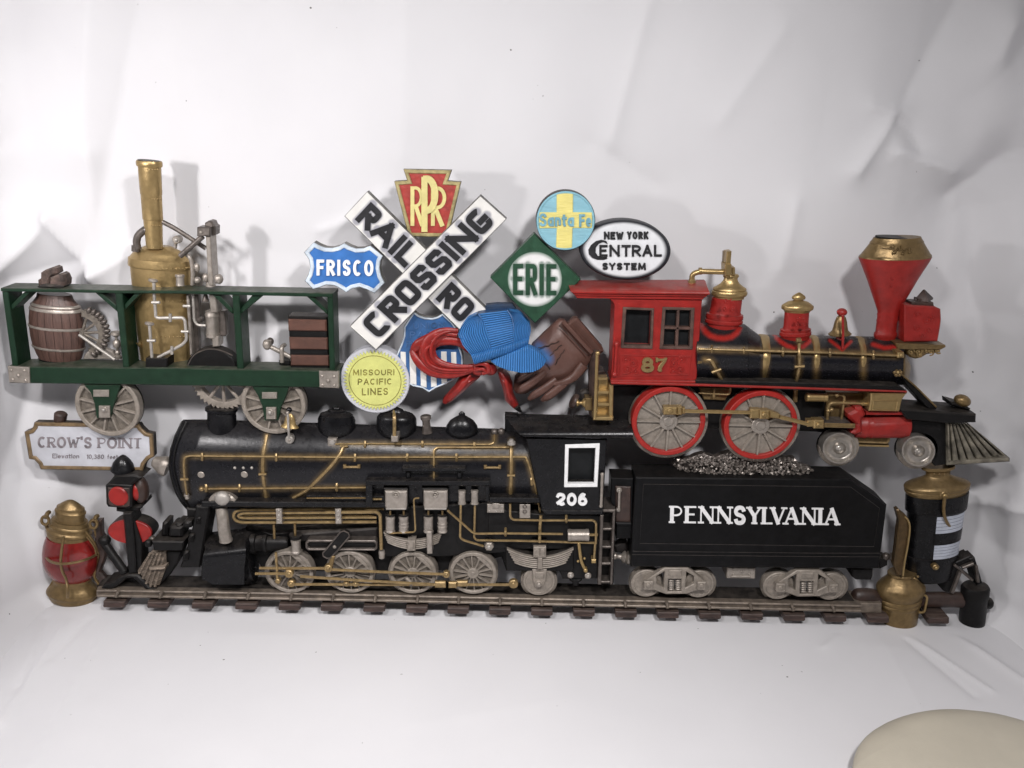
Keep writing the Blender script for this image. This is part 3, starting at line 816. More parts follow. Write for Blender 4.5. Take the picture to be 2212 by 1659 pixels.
# ---------------------------------------------------------------- barrel
bprof = [(0,205),(.06,222),(.115,258),(.15,282),(.24,312),(.36,330),(.48,335),(.62,330),(.76,312),(.88,278),(.94,255),(1,232)]
barrel = lathe('barrel', W3, (680,240), (748,1098), [(t, r*.97) for t, r in bprof], 0, 'dark_brown', ROOT, df=.55, label='brown wooden barrel with silver hoops on the green wagon')
for k in range(11):
    a0 = math.radians(-8+k*18.0); a1 = a0+math.radians(17.0)
    lathe('stave', W3, (680,240), (748,1098), bprof, 0, 'barrel_wood', barrel, df=.555, n=4, a0=a0, a1=a1)
def rad_at(prof, t):
    for (t0, r0), (t1, r1) in zip(prof, prof[1:]):
        if t0 <= t <= t1: return r0+(r1-r0)*(t-t0)/(t1-t0)
    return prof[-1][1]
for t0, t1 in ((.135,.175), (.185,.232), (.445,.482), (.745,.782)):
    lathe('hoop', W3, (680,240), (748,1098), [(t0, rad_at(bprof, t0)), (t0+.004, rad_at(bprof, t0)+10), ((t0+t1)/2, rad_at(bprof, (t0+t1)/2)+13), (t1-.004, rad_at(bprof, t1)+10), (t1, rad_at(bprof, t1))], 0, 'silver', barrel, df=.56)
lathe('hoop', W3, (680,240), (748,1098), [(.945,254),(.95,262),(.995,240),(1,232)], 0, 'black', barrel, df=.56)
for pts, d1 in (([(500,1500),(560,1460),(650,1428),(690,1445),(705,1510),(640,1545),(610,1590),(610,1660),(500,1650)], 20), ([(615,1560),(720,1515),(760,1535),(790,1600),(785,1670),(610,1690)], 24), ([(465,1590),(500,1570),(510,1660),(470,1665)], 18)):
    plate('wood_chunk', W1, pts, d1, 4, 'wood_block', barrel, 2.0)
M = Mesh().use('wood_block'); dome('', W1, [(465,1665),(540,1640),(700,1640),(800,1665),(760,1695),(620,1705),(500,1695)], lambda t: 24+4*t, 'side_black', None, 8, 3, M=M); M.link('rope_collar', barrel)
# ---------------------------------------------------------------- cog wheel and rod
cog = gear('cog_wheel', W3, (1010,735), 290, ROOT, 14, 5, 'wheel_dark', 26, .72, math.radians(-75), math.radians(82), .02, spokes=5, hub=.10)
cog['label'] = 'silver cog wheel with dark teeth beside the barrel'
for k in range(13):
    a = math.radians(72-k*11.0); x, y = 1010+math.cos(a)*318, 735-math.sin(a)*300
    M = Mesh(); ball('', W3, (x,y), 50, 12, 'gunmetal', None, ry=30, dr=38, M=M, n=10, rot=a); M.link('tooth', cog)
tube('rod', W3, [(985,752,20),(1430,1062,24)], 20, 20, 'bright_silver', cog)
M = Mesh(); gear_pts = [(1030,1060),(1050,1000),(1100,950),(1180,925),(1290,920),(1400,960),(1440,1060)]
plate('base', W3, gear_pts, 10, 3, 'silver', cog, 1.0)
lathe('finial', W3, (1440,705), (1470,1050), [(0,20),(.03,60),(.12,66),(.17,40),(.22,16),(.30,18),(.36,40),(.46,50),(.56,42),(.64,16),(.70,14),(.74,30),(.80,34),(.86,26),(.90,44),(1,46)], 8, 'silver', cog, df=.9, n=20)
# ---------------------------------------------------------------- upright boiler
boil = lathe('upright_boiler', PX, (359.5,796), (344,531), [(0,53),(.22,57),(.275,57.5),(.28,58.3),(.54,61),(.735,62.5),(.83,63.2),(.835,67),(.845,67.5),(.885,66.5),(.90,66),(.905,63),(.94,55),(.97,43),(1,26)], -6, 'gold', ROOT, df=.52, n=56, label='brass upright steam boiler with tall tapered chimney on the wagon')
lathe('chimney', PX, (334,536), (322,347), [(0,17.5),(.33,20),(.333,21),(.335,21.4),(.62,22.0),(.625,22.8),(.93,23.8),(.935,26),(.95,27),(.985,27),(1,25.5),(1,20)], 4, 'gold', boil, df=.8, n=40)
M = Mesh(); disc('', PX, (322.5,348.5), 21, 6, 2, 'black', None, .3, ry=4, M=M)
lathe('chimney_mouth', PX, (322.1,349), (322,346.2), [(0,24),(1,24)], 4, 'matt_black', boil, df=.8, n=30)
M = Mesh()
for y, r, dy, cx in ((577,61,3.5,352), (648,59,3,354.5), (725,57,3,357)):
    for k in range(-9, 10):
        a = k*.16
        ball('', PX, (cx+math.sin(a)*r, y+dy*math.cos(a)), 1.5, -6+math.cos(a)*r*.52*.60, 'gold', None, M=M, n=6)
for y, r, dy, cx in ((365,23,1,323.5),(429,21.5,1,328.7),(486,19.5,1,331.5)):
    for k in range(-4, 5):
        a = k*.27
        ball('', PX, (cx+math.sin(a)*r, y+dy*math.cos(a)), 1.3, 4+math.cos(a)*r*.8*.60, 'gold', None, M=M, n=6)
M.link('rivets', boil, kind='stuff')
tube('elbow_pipe', W1, [(1715,1200),(1700,1110),(1725,1030),(1800,965),(1830,960)], 46, 6, 'gunmetal', boil, curve=True)
M = Mesh(); tube('', W1, [(1690,1230),(1690,1160)], 52, 6, 'gunmetal', None, M=M); M.link('pipe_flange', boil)
tube('strut', W2, [(-190,865),(-60,930),(160,1070),(350,1195)], 30, 8, 'gunmetal', boil, flat=.8)
tube('strut', W2, [(30,1290),(310,1045)], 34, 20, 'gunmetal', boil)
M = Mesh(); disc('', W1, (2190,1090), 48, 16, 6, 'silver', None, .9, M=M); rivet(W1, (2190,1090), 24, 17, 'bright_silver', M); tube('', W1, [(2190,1100),(2180,1190)], 22, 8, 'silver', None, M=M); M.link('valve', boil)
M = Mesh()
tube('', W2, [(105,1270),(160,1330),(185,1480),(180,1650)], 26, 14, 'silver', None, M=M, curve=True)
M.link('side_strip', boil)
for c, r, ry in (((240,1435),36,60),((245,1592),42,45)): ball('knob', W2, c, r, 14, 'silver', boil, ry=ry)
lathe('cup', W2, (25,1520), (30,1655), [(0,54),(.12,58),(.2,58),(.24,48),(.9,50),(1,54)], 20, 'silver', boil, df=.8, n=20)
p = multi([(W3,[(1915,100),(1918,250),(1940,530),(1975,545),(2212,540)]),(W4,[(62,540),(90,575),(112,815),(60,872),(0,905)]),(W3,[(2140,945),(1965,1035)])])
tube('steam_pipe', PX, p, 3.6, 25, 'bright_silver', boil, n=8)
tube('steam_pipe', W3, [(1860,625),(1892,1035)], 20, 26, 'bright_silver', boil, n=8)
for c, v in (((1905,78),0),((1860,615),0)):
    lathe('handle', W3, (c[0], c[1]-22), (c[0], c[1]+22), [(0,40),(.2,58),(.7,60),(1,36)], 26, 'silver', boil, n=16, df=.5)
for c, vert in (((1940,350),0),((2118,540),1),((1885,825),0),((2140,945),1)):
    M = Mesh(); dx, dy = ((0,50) if vert else (50,0))
    tube('', W3, [(c[0]-dx,c[1]-dy),(c[0]+dx,c[1]+dy)], 20, 27, 'bright_silver', None, M=M, n=8); M.link('clamp', boil)
for c in ((112,395),(90,712)):
    tube('clamp', W4, [(c[0]-45,c[1]),(c[0]+45,c[1])], 18, 26, 'bright_silver', boil, n=8)
box('valve_box', W3, 1810, 1045, 2080, 1160, 30, 6, 'matt_black', boil, 1)
lathe('spout', W3, (1690,860), (1765,870), [(0,8),(.3,14),(.6,40),(1,44)], 4, 'gold', boil, n=16)
# ---------------------------------------------------------------- steam pump
pump = plate('steam_pump', W2, [(345,1045),(405,1045),(440,1660),(378,1660)], 24, 4, 'silver', ROOT, .8, label='grey metal steam pump standing between boiler and wagon post')
box('crosshead', W2, 237, 932, 402, 1046, 28, 8, 'gunmetal', pump, 1.2)
ball('bolt', W2, (287,996), 22, 28, 'silver', pump, dr=14)
plate('cap', W2, [(332,880),(380,850),(425,862),(440,905),(468,925),(466,1030),(404,1045),(400,935),(335,925)], 20, 4, 'gunmetal', pump, 1.5)
for c, r, ry in (((348,1560),40,58),((510,1575),56,64)): ball('oil_cup', W2, c, r, 22, 'silver', pump, ry=ry)
lathe('collar', W2, (405,1610), (410,1665), [(0,52),(1,60)], 18, 'silver', pump, n=20)
plate('piston_rod', W4, [(385,250),(478,250),(490,480),(405,480)], 20, 2, 'silver', pump, 1.2)
plate('piston_rod', W4, [(415,770),(510,770),(512,900),(430,910)], 18, 2, 'silver', pump, 1.2)
lathe('cylinder', W4, (428,448), (442,778), [(0,60),(.02,78),(.09,80),(.13,84),(.2,86),(.22,80),(.24,78),(.84,78),(.86,86),(.97,84),(1,70)], 10, 'silver', pump, df=1.25, n=36)
plate('cylinder_back', W4, [(430,450),(585,462),(608,750),(590,772),(440,778)], 10, 0, 'gunmetal', pump, 1)
M = Mesh(); tube('', W4, [(188,255),(205,575),(245,632),(350,636)], 17, 18, 'bright_silver', None, M=M, n=8); M.link('steam_pipe', pump)
plate('side_strip', W4, [(100,250),(140,250),(180,1000),(150,1010)], 16, 2, 'silver', pump, .8)
plate('side_strip', W4, [(200,250),(255,255),(262,540),(300,560),(300,600),(250,600),(262,980),(190,1000)], 8, 0, 'gunmetal', pump, .8)
lathe('funnel', W4, (345,250), (345,335), [(0,20),(.8,42),(1,42)], 14, 'gunmetal', pump, n=14)
# ---------------------------------------------------------------- lever and crate
M = Mesh(); tube('', W4, [(1110,880,16),(1410,1030,16)], 30, 16, 'silver', None, M=M)
lever = M.link('lever', ROOT, 'small silver ball lever beside the brown crate')
ball('ball', W4, (1110,875), 55, 18, 'silver', lever, ry=68); ball('ball', W4, (1150,835), 45, 8, 'gunmetal', lever, ry=50)
tube('arm', W4, [(1330,880,6),(1292,900,18),(1298,1095,18)], 28, 18, 'silver', lever)
box('foot', W4, 1260, 1070, 1400, 1130, 18, 2, 'matt_black', lever, 1)
crate = plate('crate', W4, [(1372,520),(1858,532),(1888,1180),(1404,1178)], 22, 0, 'matt_black', ROOT, 1.5, label='brown crate with three panels and black bands on the wagon')
for pts in ([(1370,560),(1848,572),(1852,712),(1374,706)], [(1382,786),(1862,794),(1868,942),(1392,936)], [(1400,1008),(1880,1014),(1886,1145),(1404,1140)]):
    plate('panel', W4, pts, 25, 21, 'crate_brown', crate, 1.5)
# ---------------------------------------------------------------- railroad signs
def rimmed(name, T, pts, d1, d0, rimw, mrim, mface, label, medge='edge_grey', rimh=2.2, bev=.8):
    """sign: cast edge, recessed field, raised rim"""
    o = plate(name, T, pts, d1-rimh, d0, medge, ROOT, .5, label=label)
    base = xz(T, pts, d1); k = kof(T)*mm(*T(*pts[0]), d1)
    inn = inset(base, rimw*k)
    M = Mesh().use(mface); slab(M, [inset(base, rimw*k*.8)], d1-rimh+.6, d1-rimh-1, .2); M.link('face', o)
    M = Mesh().use(mrim); slab(M, [inset(base, .0003), inn], d1, d1-rimh-1, bev); M.link('rim', o)
    return o
FR = [(45,1035),(150,925),(200,955),(270,983),(350,988),(420,970),(480,935),(540,968),(610,993),(690,990),(765,962),(905,1075),(878,1130),(868,1205),(885,1290),(925,1370),(815,1482),(730,1440),(650,1412),(570,1430),(505,1472),(440,1428),(380,1398),(291,1390),(200,1422),(143,1436),(55,1345),(95,1270),(112,1190),(100,1110)]
fr = rimmed('railroad_sign', S1, FR, 30, 12, 44, 'pale_blue_white', 'blue', 'blue scalloped sign with pale rim and white block letters')
text('FRISCO', S1, (183,1285), (802,1293), (183,1113), 31, 27, 'white', fr, wt=.185, gap=.26)
tube('groove_line', S1, catmull(FR+[FR[0]], 2), 3.5, 29.3, 'blue', fr, n=6) if False else None
KS = [(1128,128),(1655,138),(1612,257),(1757,266),(1615,868),(1185,862),(1028,260),(1168,250)]
ks = rimmed('railroad_sign', S1, KS, 20, 6, 42, 'antique_gold', 'sign_red', 'red keystone sign with cream monogram above the crossing boards')
def mono(strokes, d, name='letter'):
    M = Mesh().use('cream')
    for i, (hw, pts) in enumerate(strokes):
        ribbon(M, [S1(*p) for p in pts], hw*K8, d+i*.05, 17.5)
    M.link(name, ks, smooth=False)
mono([(21,[(1227,315),(1227,745)]),(17,[(1227,332)]+arc(1262,430,62,98,-90,90,14)+[(1227,528)]),(22,[(1260,520),(1335,745)])], 19.6)
mono([(21,[(1450,315),(1450,745)]),(19,[(1450,335)]+arc(1500,440,76,105,-90,90,14)+[(1450,545)]),(24,[(1470,540),(1555,750)])], 19.6)
mono([(33,[(1358,212),(1358,812)]),(36,[(1345,235)]+arc(1385,405,88,172,-90,90,18)+[(1345,577)])], 21.2)
# crossing boards with airbrushed lettering
def board(o, u, v, T, letters, d1, d0, name, parent, label=None):
    """o corner, u along, v across in picture px; letters = [(word, u0, u1)]"""
    P = lambda a, b: (o[0]+u[0]*a+v[0]*b, o[1]+u[1]*a+v[1]*b)
    M = Mesh(); plate('', PX, [P(0,0),P(1,0),P(1,1),P(0,1)], d1-1, d0, 'edge_grey', None, .3, M=M)
    ob = M.link(name, parent, label)
    sg = []
    for wd, a, b in letters:
        sg += text(wd, PX, P(a,.845), P(b,.845), P(a,.145), d1+.9, d1-1.5, 'letter_black', ob, wt=.245, sq=5.0, gap=.17, widths={'A':.9,'C':.62,'G':.62,'O':.62,'R':.62,'S':.60,'N':.85,'L':.5})
    H = math.hypot(*v)*.7*.1225
    def col(x, y, uu, vv):
        q = near(x, y, sg)-H
        e = min(uu*math.hypot(*u), (1-uu)*math.hypot(*u), vv*math.hypot(*v), (1-vv)*math.hypot(*v))
        c = mixc((.30,.30,.33), (.66,.65,.62), (q-.8)/4.5)
        return c
    A = [P(.003,.02), P(.003,.98)]; B_ = [P(.997,.02), P(.997,.98)]
    patch('face', A, B_, 190, 40, lambda a, b: d1, 'paint', ob, d1-1.5, col=col)
    return ob
rear = board((793.2,413.5), (257.5,254), (-49.6,53.5), PX, [('RAIL',.058,.475),('RO',.735,.945)], 26, 12, 'crossing_sign', ROOT, 'white crossing sign with black RAILROAD CROSSING lettering on two crossed boards')
board((755.3,705), (282,-282.5), (57,51), PX, [('CROSSING',.055,.945)], 36, 18, 'board', rear)
# shield
SH = [(800,380),(905,215),(960,255),(1030,280),(1110,285),(1170,270),(1225,235),(1330,330),(1390,420),(1385,500),(1410,590),(1445,700),(1445,800),(1420,890),(1360,955),(1250,1010),(1150,1050),(1075,1097),(1000,1050),(900,1030),(800,975),(735,890),(708,780),(718,690),(770,570),(798,480)]
sh = rimmed('railroad_sign', S3, SH, 19, 4, 20, 'pale_blue_white', 'shield_blue', 'blue and white striped shield sign behind the red neckerchief')
for x0, x1, y0, y1, b0, b1 in ((765,822,650,655,940,965),(862,932,650,650,998,1012),(978,1042,650,650,1022,1042),(1090,1152,650,650,1038,1028),(1205,1267,650,650,1012,1000),(1315,1372,655,655,972,930)):
    plate('stripe', S3, [(x0,y0),(x1,y1),(x1+8,b1),(x0+8,b0)], 18.3, 16, 'sign_white', sh, .4)
text('UNION', S3, (905,402), (1245,392), (905,340), 18.4, 16, 'letter_blue', sh, wt=.15, gap=.5)
text('PACIFIC', S3, (865,502), (1330,492), (865,432), 18.4, 16, 'letter_blue', sh, wt=.15, gap=.5)
text('RAILROAD', S3, (830,602), (1370,592), (830,535), 18.4, 16, 'letter_blue', sh, wt=.15, gap=.4)
# round yellow sign
ms = disc('railroad_sign', S3, (488,966), 376, 20, 3, 'plaque_white', ROOT, 1.0, n=64, label='round lemon yellow sign with zigzag edge and three lines of lettering')
M = Mesh().use('lemon'); o = S(*S3(488,966), 21.5); s = mm(*S3(488,966), 21.5)*K8
slab(M, [[(o.x+math.cos(i*math.pi/54)*(345 if i % 2 else 308)*s, o.z+math.sin(i*math.pi/54)*(345 if i % 2 else 308)*s) for i in range(108)]], 21.5, 19, .4); M.link('face', ms, ang=20)
disc('ring_groove', S3, (488,966), 286, 21.9, 20, 'olive', ms, .2, hole=279, n=64)
text('MISSOURI', S3, (248,908), (697,905), (248,845), 22.0, 20, 'olive', ms, wt=.15, gap=.42)
text('PACIFIC', S3, (300,1010), (672,1006), (300,945), 22.0, 20, 'olive', ms, wt=.15, gap=.42)
text('LINES', S3, (345,1124), (628,1119), (345,1050), 22.0, 20, 'olive', ms, wt=.14, gap=.42)
# diamond
er = plate('railroad_sign', S2, [(140,1090),(620,610),(1125,1110),(625,1585)], 27, 8, 'sign_green', ROOT, .9, label='dark green diamond sign with green letters on a white disc')
sg = text('ERIE', S2, (388,1274), (860,1278), (388,938), 29, 25, 'sign_green', er, wt=.135, sq=4, gap=.14, widths={'E':.62,'R':.75})
def cdisc(cx, cy, rx, ry, n=72, rot=0):
    return [(cx+math.cos(2*math.pi*i/n)*rx*math.cos(rot)-math.sin(2*math.pi*i/n)*ry*math.sin(rot), cy+math.sin(2*math.pi*i/n)*ry*math.cos(rot)+math.cos(2*math.pi*i/n)*rx*math.sin(rot)) for i in range(n)]
def ecol(x, y, t):
    c = mixc((.10,.16,.12), (.68,.68,.67), (t-.0)/.13)
    return mixc((.22,.27,.24), c, (near(x, y, sg)-4.6)/3.6)
dome('disc', S2, cdisc(625,1106,296,300), lambda t: 27.3 if t < .02 else 27.5, 'paint', er, 26, 26, col=ecol, close=False)
# oval
ny = dome('railroad_sign', S2, cdisc(1606,783,497,328,72,.05), lambda t: 26 if t < .01 else 28.5, 'paint', ROOT, 8, 30, close=False, label='white oval sign with black rim and black lettering on the red cab roof',
          col=lambda x, y, t: mixc((.012,.013,.018), (.68,.69,.71), (t-.075)/.075))
for i, v in enumerate([]): pass
text('NEW', S2, (1378,670), (1590,672), (1378,588), 30.3, 27, 'letter_black', ny, wt=.24, gap=.2)
text('YORK', S2, (1630,668), (1862,668), (1630,586), 30.3, 27, 'letter_black', ny, wt=.24, gap=.2)
text('ENTRAL', S2, (1328,858), (2008,858), (1328,732), 30.3, 27, 'letter_black', ny, wt=.19, gap=.28)
text('SYSTEM', S2, (1360,1002), (1835,1005), (1360,926), 30.3, 27, 'letter_black', ny, wt=.25, gap=.32)
M = Mesh().use('letter_black')
oc = [S2(*p) for p in [(1418,722),(1405,690),(1350,676),(1290,690),(1235,735),(1208,785),(1215,835),(1250,872),(1310,893),(1380,893),(1415,880),(1408,862),(1360,866),(1310,850),(1285,810),(1290,760),(1325,715),(1370,698)]]
slab(M, [[(v.x, v.z) for v in (S(*p, 30.1) for p in oc)]], 30.1, 27, .3); M.link('letter', ny)
# round blue and yellow
sf = disc('railroad_sign', S2, (960,471), 318, 33, 12, 'sky_blue', ROOT, 1.2, n=64, label='round pale blue sign with yellow cross')
M = Mesh(); disc('', S2, (960,471), 323, 31, 11, 'side_black', None, .5, n=64, M=M); M.link('edge', sf)
disc('rim', S2, (960,471), 316, 34, 31, 'sky_blue', sf, .6, hole=294, n=64)
cr = [(862,180),(900,172),(960,170),(1010,172),(1042,180),(1040,376),(1245,378),(1250,460),(1245,548),(1036,548),(1030,765),(960,772),(855,765),(864,548),(678,552),(670,465),(675,377),(862,376)]
plate('cross', S2, cr, 34.2, 31, 'yellow', sf, .7)
M = Mesh()
text('Santa', S2, (672,528), (1052,530), (672,388), 35.8, 33, 'mid_blue', sf, wt=.18, gap=.12)
text('Fe', S2, (1108,535), (1240,532), (1108,398), 35.8, 33, 'mid_blue', sf, wt=.18, gap=.12)
# ---------------------------------------------------------------- place name board
CP = [(150,508),(1285,530),(1312,572),(1365,622),(1440,640),(1452,882),(1395,912),(1348,970),(1330,1037),(220,1020),(196,962),(150,915),(92,905),(43,610),(110,590),(140,552)]
cpn = rimmed('place_sign', L1, CP, 15, 2, 42, 'rim_gold', 'plaque_white', 'pale grey place name board with notched corners and gold rim', medge='side_black', rimh=2.4)
text("CROW'S", L1, (188,778), (775,785), (188,668), 14.1, 12, 'letter_grey', cpn, wt=.20, thin=.09, serif=True, gap=.24)
text('POINT', L1, (840,785), (1322,790), (840,676), 14.1, 12, 'letter_grey', cpn, wt=.20, thin=.09, serif=True, gap=.24)
text('Elevation', L1, (348,896), (637,900), (348,848), 14.0, 12, 'letter_grey', cpn, wt=.11, gap=.3)
text('10,380', L1, (722,905), (908,905), (722,858), 14.0, 12, 'letter_grey', cpn, wt=.11, gap=.3)
text('feet', L1, (945,905), (1060,905), (945,860), 14.0, 12, 'letter_grey', cpn, wt=.11, gap=.3)
lathe('knob', L1, (428,500), (445,400), [(0,58),(.2,62),(.6,66),(.85,66),(1,50)], 6, 'dark_brown', cpn, n=20)
# ---------------------------------------------------------------- engineer's cap
def capd(x, y):
    cx, cy = S4(410, 610); q = ((x-cx)/(420*K8))**2+((y-cy)/(330*K8))**2
    return 28+22*math.sqrt(max(0.0, 1-min(1, q)))
def ridged(name, A, B_, nu, nv, along, count, amp, parent, base=capd, m='cap_blue', dback=20, curve=0.0):
    a = [S4(*p) for p in A]; b = [S4(*p) for p in B_]
    ra, rb = resample(a, nv), resample(b, nv)
    def d(u, v):
        j = v*nv; i = min(nv-1, int(j)); f = j-i
        x0 = ra[i][0]+(ra[i+1][0]-ra[i][0])*f; y0 = ra[i][1]+(ra[i+1][1]-ra[i][1])*f
        x1 = rb[i][0]+(rb[i+1][0]-rb[i][0])*f; y1 = rb[i][1]+(rb[i+1][1]-rb[i][1])*f
        ph = (u if along == 'u' else v)+curve*math.sin(math.pi*(v if along == 'u' else u))
        return base(x0+(x1-x0)*u, y0+(y1-y0)*u)+amp*abs(math.sin(math.pi*count*ph))
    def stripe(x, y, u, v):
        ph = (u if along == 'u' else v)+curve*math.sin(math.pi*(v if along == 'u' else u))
        return mixc((.008,.040,.115), (.042,.175,.43), 1.7*abs(math.sin(math.pi*count*ph)))  # deeper blue in the grooves, brighter blue on the ribs
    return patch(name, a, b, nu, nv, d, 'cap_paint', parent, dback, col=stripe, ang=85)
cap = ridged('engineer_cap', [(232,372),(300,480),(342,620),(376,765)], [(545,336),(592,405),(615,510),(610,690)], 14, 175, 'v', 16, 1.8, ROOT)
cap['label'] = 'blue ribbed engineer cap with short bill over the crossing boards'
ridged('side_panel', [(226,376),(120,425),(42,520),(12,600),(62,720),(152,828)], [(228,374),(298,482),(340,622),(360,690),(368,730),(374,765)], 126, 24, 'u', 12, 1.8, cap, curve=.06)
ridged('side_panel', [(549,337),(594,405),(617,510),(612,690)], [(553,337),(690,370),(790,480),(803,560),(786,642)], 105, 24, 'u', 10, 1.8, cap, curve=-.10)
M = Mesh()
plate('crown_top', S4, [(300,350),(312,285),(440,272),(600,275),(640,330),(545,345),(300,378)], 27, 14, 'crown_dark', cap, 2)
ridged('band', [(150,828),(185,925)], [(150,828),(185,925)], 1, 1, 'u', 1, 0, cap) if False else None
a = [S4(*p) for p in [(150,828),(280,795),(400,757),(600,700),(788,640)]]; b = [S4(*p) for p in [(184,925),(290,895),(400,860),(600,795),(772,726)]]
ra, rb = resample(a, 336), resample(b, 336)
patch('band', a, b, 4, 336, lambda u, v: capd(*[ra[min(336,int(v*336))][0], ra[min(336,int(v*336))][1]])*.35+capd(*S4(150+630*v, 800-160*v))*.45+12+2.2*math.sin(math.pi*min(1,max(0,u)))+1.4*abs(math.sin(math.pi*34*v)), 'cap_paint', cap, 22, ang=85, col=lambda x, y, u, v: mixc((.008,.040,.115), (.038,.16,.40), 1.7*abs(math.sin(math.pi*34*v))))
a = [S4(*p) for p in [(362,880),(470,845),(600,797),(700,760),(768,732),(850,770),(925,825),(972,878)]]; b = [S4(*p) for p in [(366,890),(440,945),(560,992),(700,1017),(820,1010),(900,975),(945,935),(974,884)]]
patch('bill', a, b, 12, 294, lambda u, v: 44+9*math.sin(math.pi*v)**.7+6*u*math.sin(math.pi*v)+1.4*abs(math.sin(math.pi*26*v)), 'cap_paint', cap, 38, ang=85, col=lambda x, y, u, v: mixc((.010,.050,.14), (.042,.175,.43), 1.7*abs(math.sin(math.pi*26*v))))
tube('seam', S4, [(22,630),(110,660),(220,640),(320,608)], 6, 41, 'cap_blue', cap, curve=True, n=6)
tube('seam', S4, [(230,372,44),(300,482,46.5),(341,621,49),(375,764,48)], 8, 47, 'letter_blue', cap, n=6)
tube('seam', S4, [(546,336,41),(593,405,46.5),(616,510,48),(611,690,47)], 8, 47, 'letter_blue', cap, n=6)
# ---------------------------------------------------------------- neckerchief
M = Mesh().use('crimson')
limb(M, S3, [(1390,440,26,42),(1280,440,28,58),(1170,475,29,74),(1085,550,30,84),(1065,650,31,86),(1115,755,32,80),(1230,815,33,70),(1400,838,35,56),(1560,830,36,42)], flat=.36, n=18)
limb(M, S3, [(1370,425,31,12),(1250,440,35,15),(1150,500,37,17),(1100,600,38,18),(1110,700,38,17),(1180,775,38,16),(1330,815,38,14),(1540,815,38,11)], flat=.6)
limb(M, S3, [(1130,560,36,12),(1050,620,37,15),(1040,700,37,15),(1100,800,37,14),(1260,850,38,12),(1500,850,38,10)], flat=.6)
limb(M, S3, [(1150,450,24,34),(1050,515,26,52),(960,575,26,60),(900,640,24,38),(870,650,22,12)], flat=.5)
limb(M, S3, [(885,640,26,26),(930,720,28,44),(1010,810,30,52),(1120,875,31,52),(1260,900,32,46),(1400,890,33,38),(1550,850,34,28)], flat=.6)
limb(M, S3, [(1000,600,28,26),(1000,690,30,34),(1070,790,32,36),(1200,850,34,32),(1400,865,35,26),(1540,845,36,22)], flat=.8)
limb(M, S3, [(1110,590,27,40),(1190,545,28,46),(1300,530,28,50),(1420,555,28,46),(1520,640,26,36)], flat=.5)
limb(M, S3, [(1130,480,30,20),(1220,450,31,24),(1380,470,30,24)], flat=.9)
dome('', S3, [(868,648),(915,585),(1000,525),(1090,480),(1150,520),(1120,600),(1105,700),(1040,780),(960,745),(905,700)], lambda t: 19+9*math.sin(t*math.pi/2), 'crimson', None, 10, 8, M=M)
dome('', S3, [(940,740),(1040,780),(1150,800),(1350,845),(1560,800),(1560,880),(1400,920),(1200,930),(1080,890),(1000,830)], lambda t: 20+10*math.sin(t*math.pi/2), 'crimson', None, 10, 8, cen=(1230,860), M=M)
nk = M.link('neckerchief', ROOT, 'red folded neckerchief tied in a knot below the blue cap')
M = Mesh()
ball('', S3, (1625,835), 92, 33, 'crimson', None, ry=78, dr=48, M=M, rot=.3); ball('', S3, (1735,835), 85, 34, 'crimson', None, ry=72, dr=50, M=M, rot=-.4)
limb(M.use('crimson'), S3, [(1570,800,38,20),(1640,775,42,30),(1710,800,43,28),(1720,860,42,26),(1660,890,40,20)], flat=.7)
limb(M, S3, [(1590,850,40,16),(1660,840,43,20),(1700,870,42,18)], flat=.8)
M.link('knot', nk)
M = Mesh()
dome('', S3, [(1545,865),(1640,920),(1560,985),(1480,1060),(1400,1130),(1320,1195),(1255,1226),(1225,1205),(1228,1165),(1290,1100),(1350,1030),(1395,955),(1440,900)], lambda t: 18+14*math.sin(min(1,t*1.3)*math.pi/2), 'crimson', None, 10, 9, cen=(1440,1020), M=M)
limb(M.use('crimson'), S3, [(1530,900,30,14),(1470,990,32,20),(1390,1090,30,18),(1290,1180,26,14)], flat=.6)
M.link('tail', nk)
M = Mesh()
TT = [(1815,860),(1880,850),(1950,915),(1985,1010),(1990,1110),(2030,1205),(2055,1250),(2020,1285),(1960,1235),(1905,1180),(1880,1050),(1845,950)]
dome('', S3, TT, lambda t: 20+14*math.sin(min(1,t*1.3)*math.pi/2), 'crimson', None, 10, 9, cen=(1935,1060), M=M)
limb(M.use('crimson'), S3, [(1850,870,32,14),(1910,960,36,18),(1935,1080,36,18),(1965,1180,32,14)], flat=.6)
limb(M.use('matt_black'), S3, [(2030,1250,24,34),(2060,1285,22,22),(2092,1312,20,5)], flat=.7)
M.link('tail', nk)
# ---------------------------------------------------------------- gloves
GL = [(815,720),(960,580),(1100,450),(1130,436),(1165,448),(1330,620),(1480,785),(1460,880),(1400,960),(1300,1060),(1230,1125),(1050,1145),(920,1155),(800,1215),(735,1250),(650,1250),(608,1200),(625,1080),(700,1000),(800,800)]
def gcol(x, y, t):
    e = segdist(x, y, S4(900,800), S4(985,870)); e2 = segdist(x, y, S4(880,740), S4(985,860))
    return mixc((.035,.12,.30), (.098,.047,.036), (min(e, e2)-1)/17.0)
gl = dome('glove', S4, GL, lambda t: 14+11*math.sin(min(1,t*1.6)*math.pi/2), 'paint', ROOT, 3, 22, cen=(1080,860), col=gcol, label='pair of brown leather work gloves tucked behind the blue cap')
plate('back_cuff', S4, [(1200,500),(1265,432),(1312,430),(1585,745),(1598,790),(1560,815),(1490,800)], 16, 1, 'brown', gl, 3)
tube('cuff_seam', S4, [(1150,455,24),(1300,620,26),(1465,800,24)], 24, 22, 'brown', gl, flat=.5, n=8)
tube('cuff_seam', S4, [(1110,500,26),(1260,650,28),(1420,830,26)], 9, 24, 'dark_brown', gl, flat=.5, n=6)
tube('cuff_seam', S4, [(1235,490,17),(1370,640,17),(1520,810,17)], 16, 17, 'brown', gl, flat=.5, n=6)
M = Mesh().use('brown')
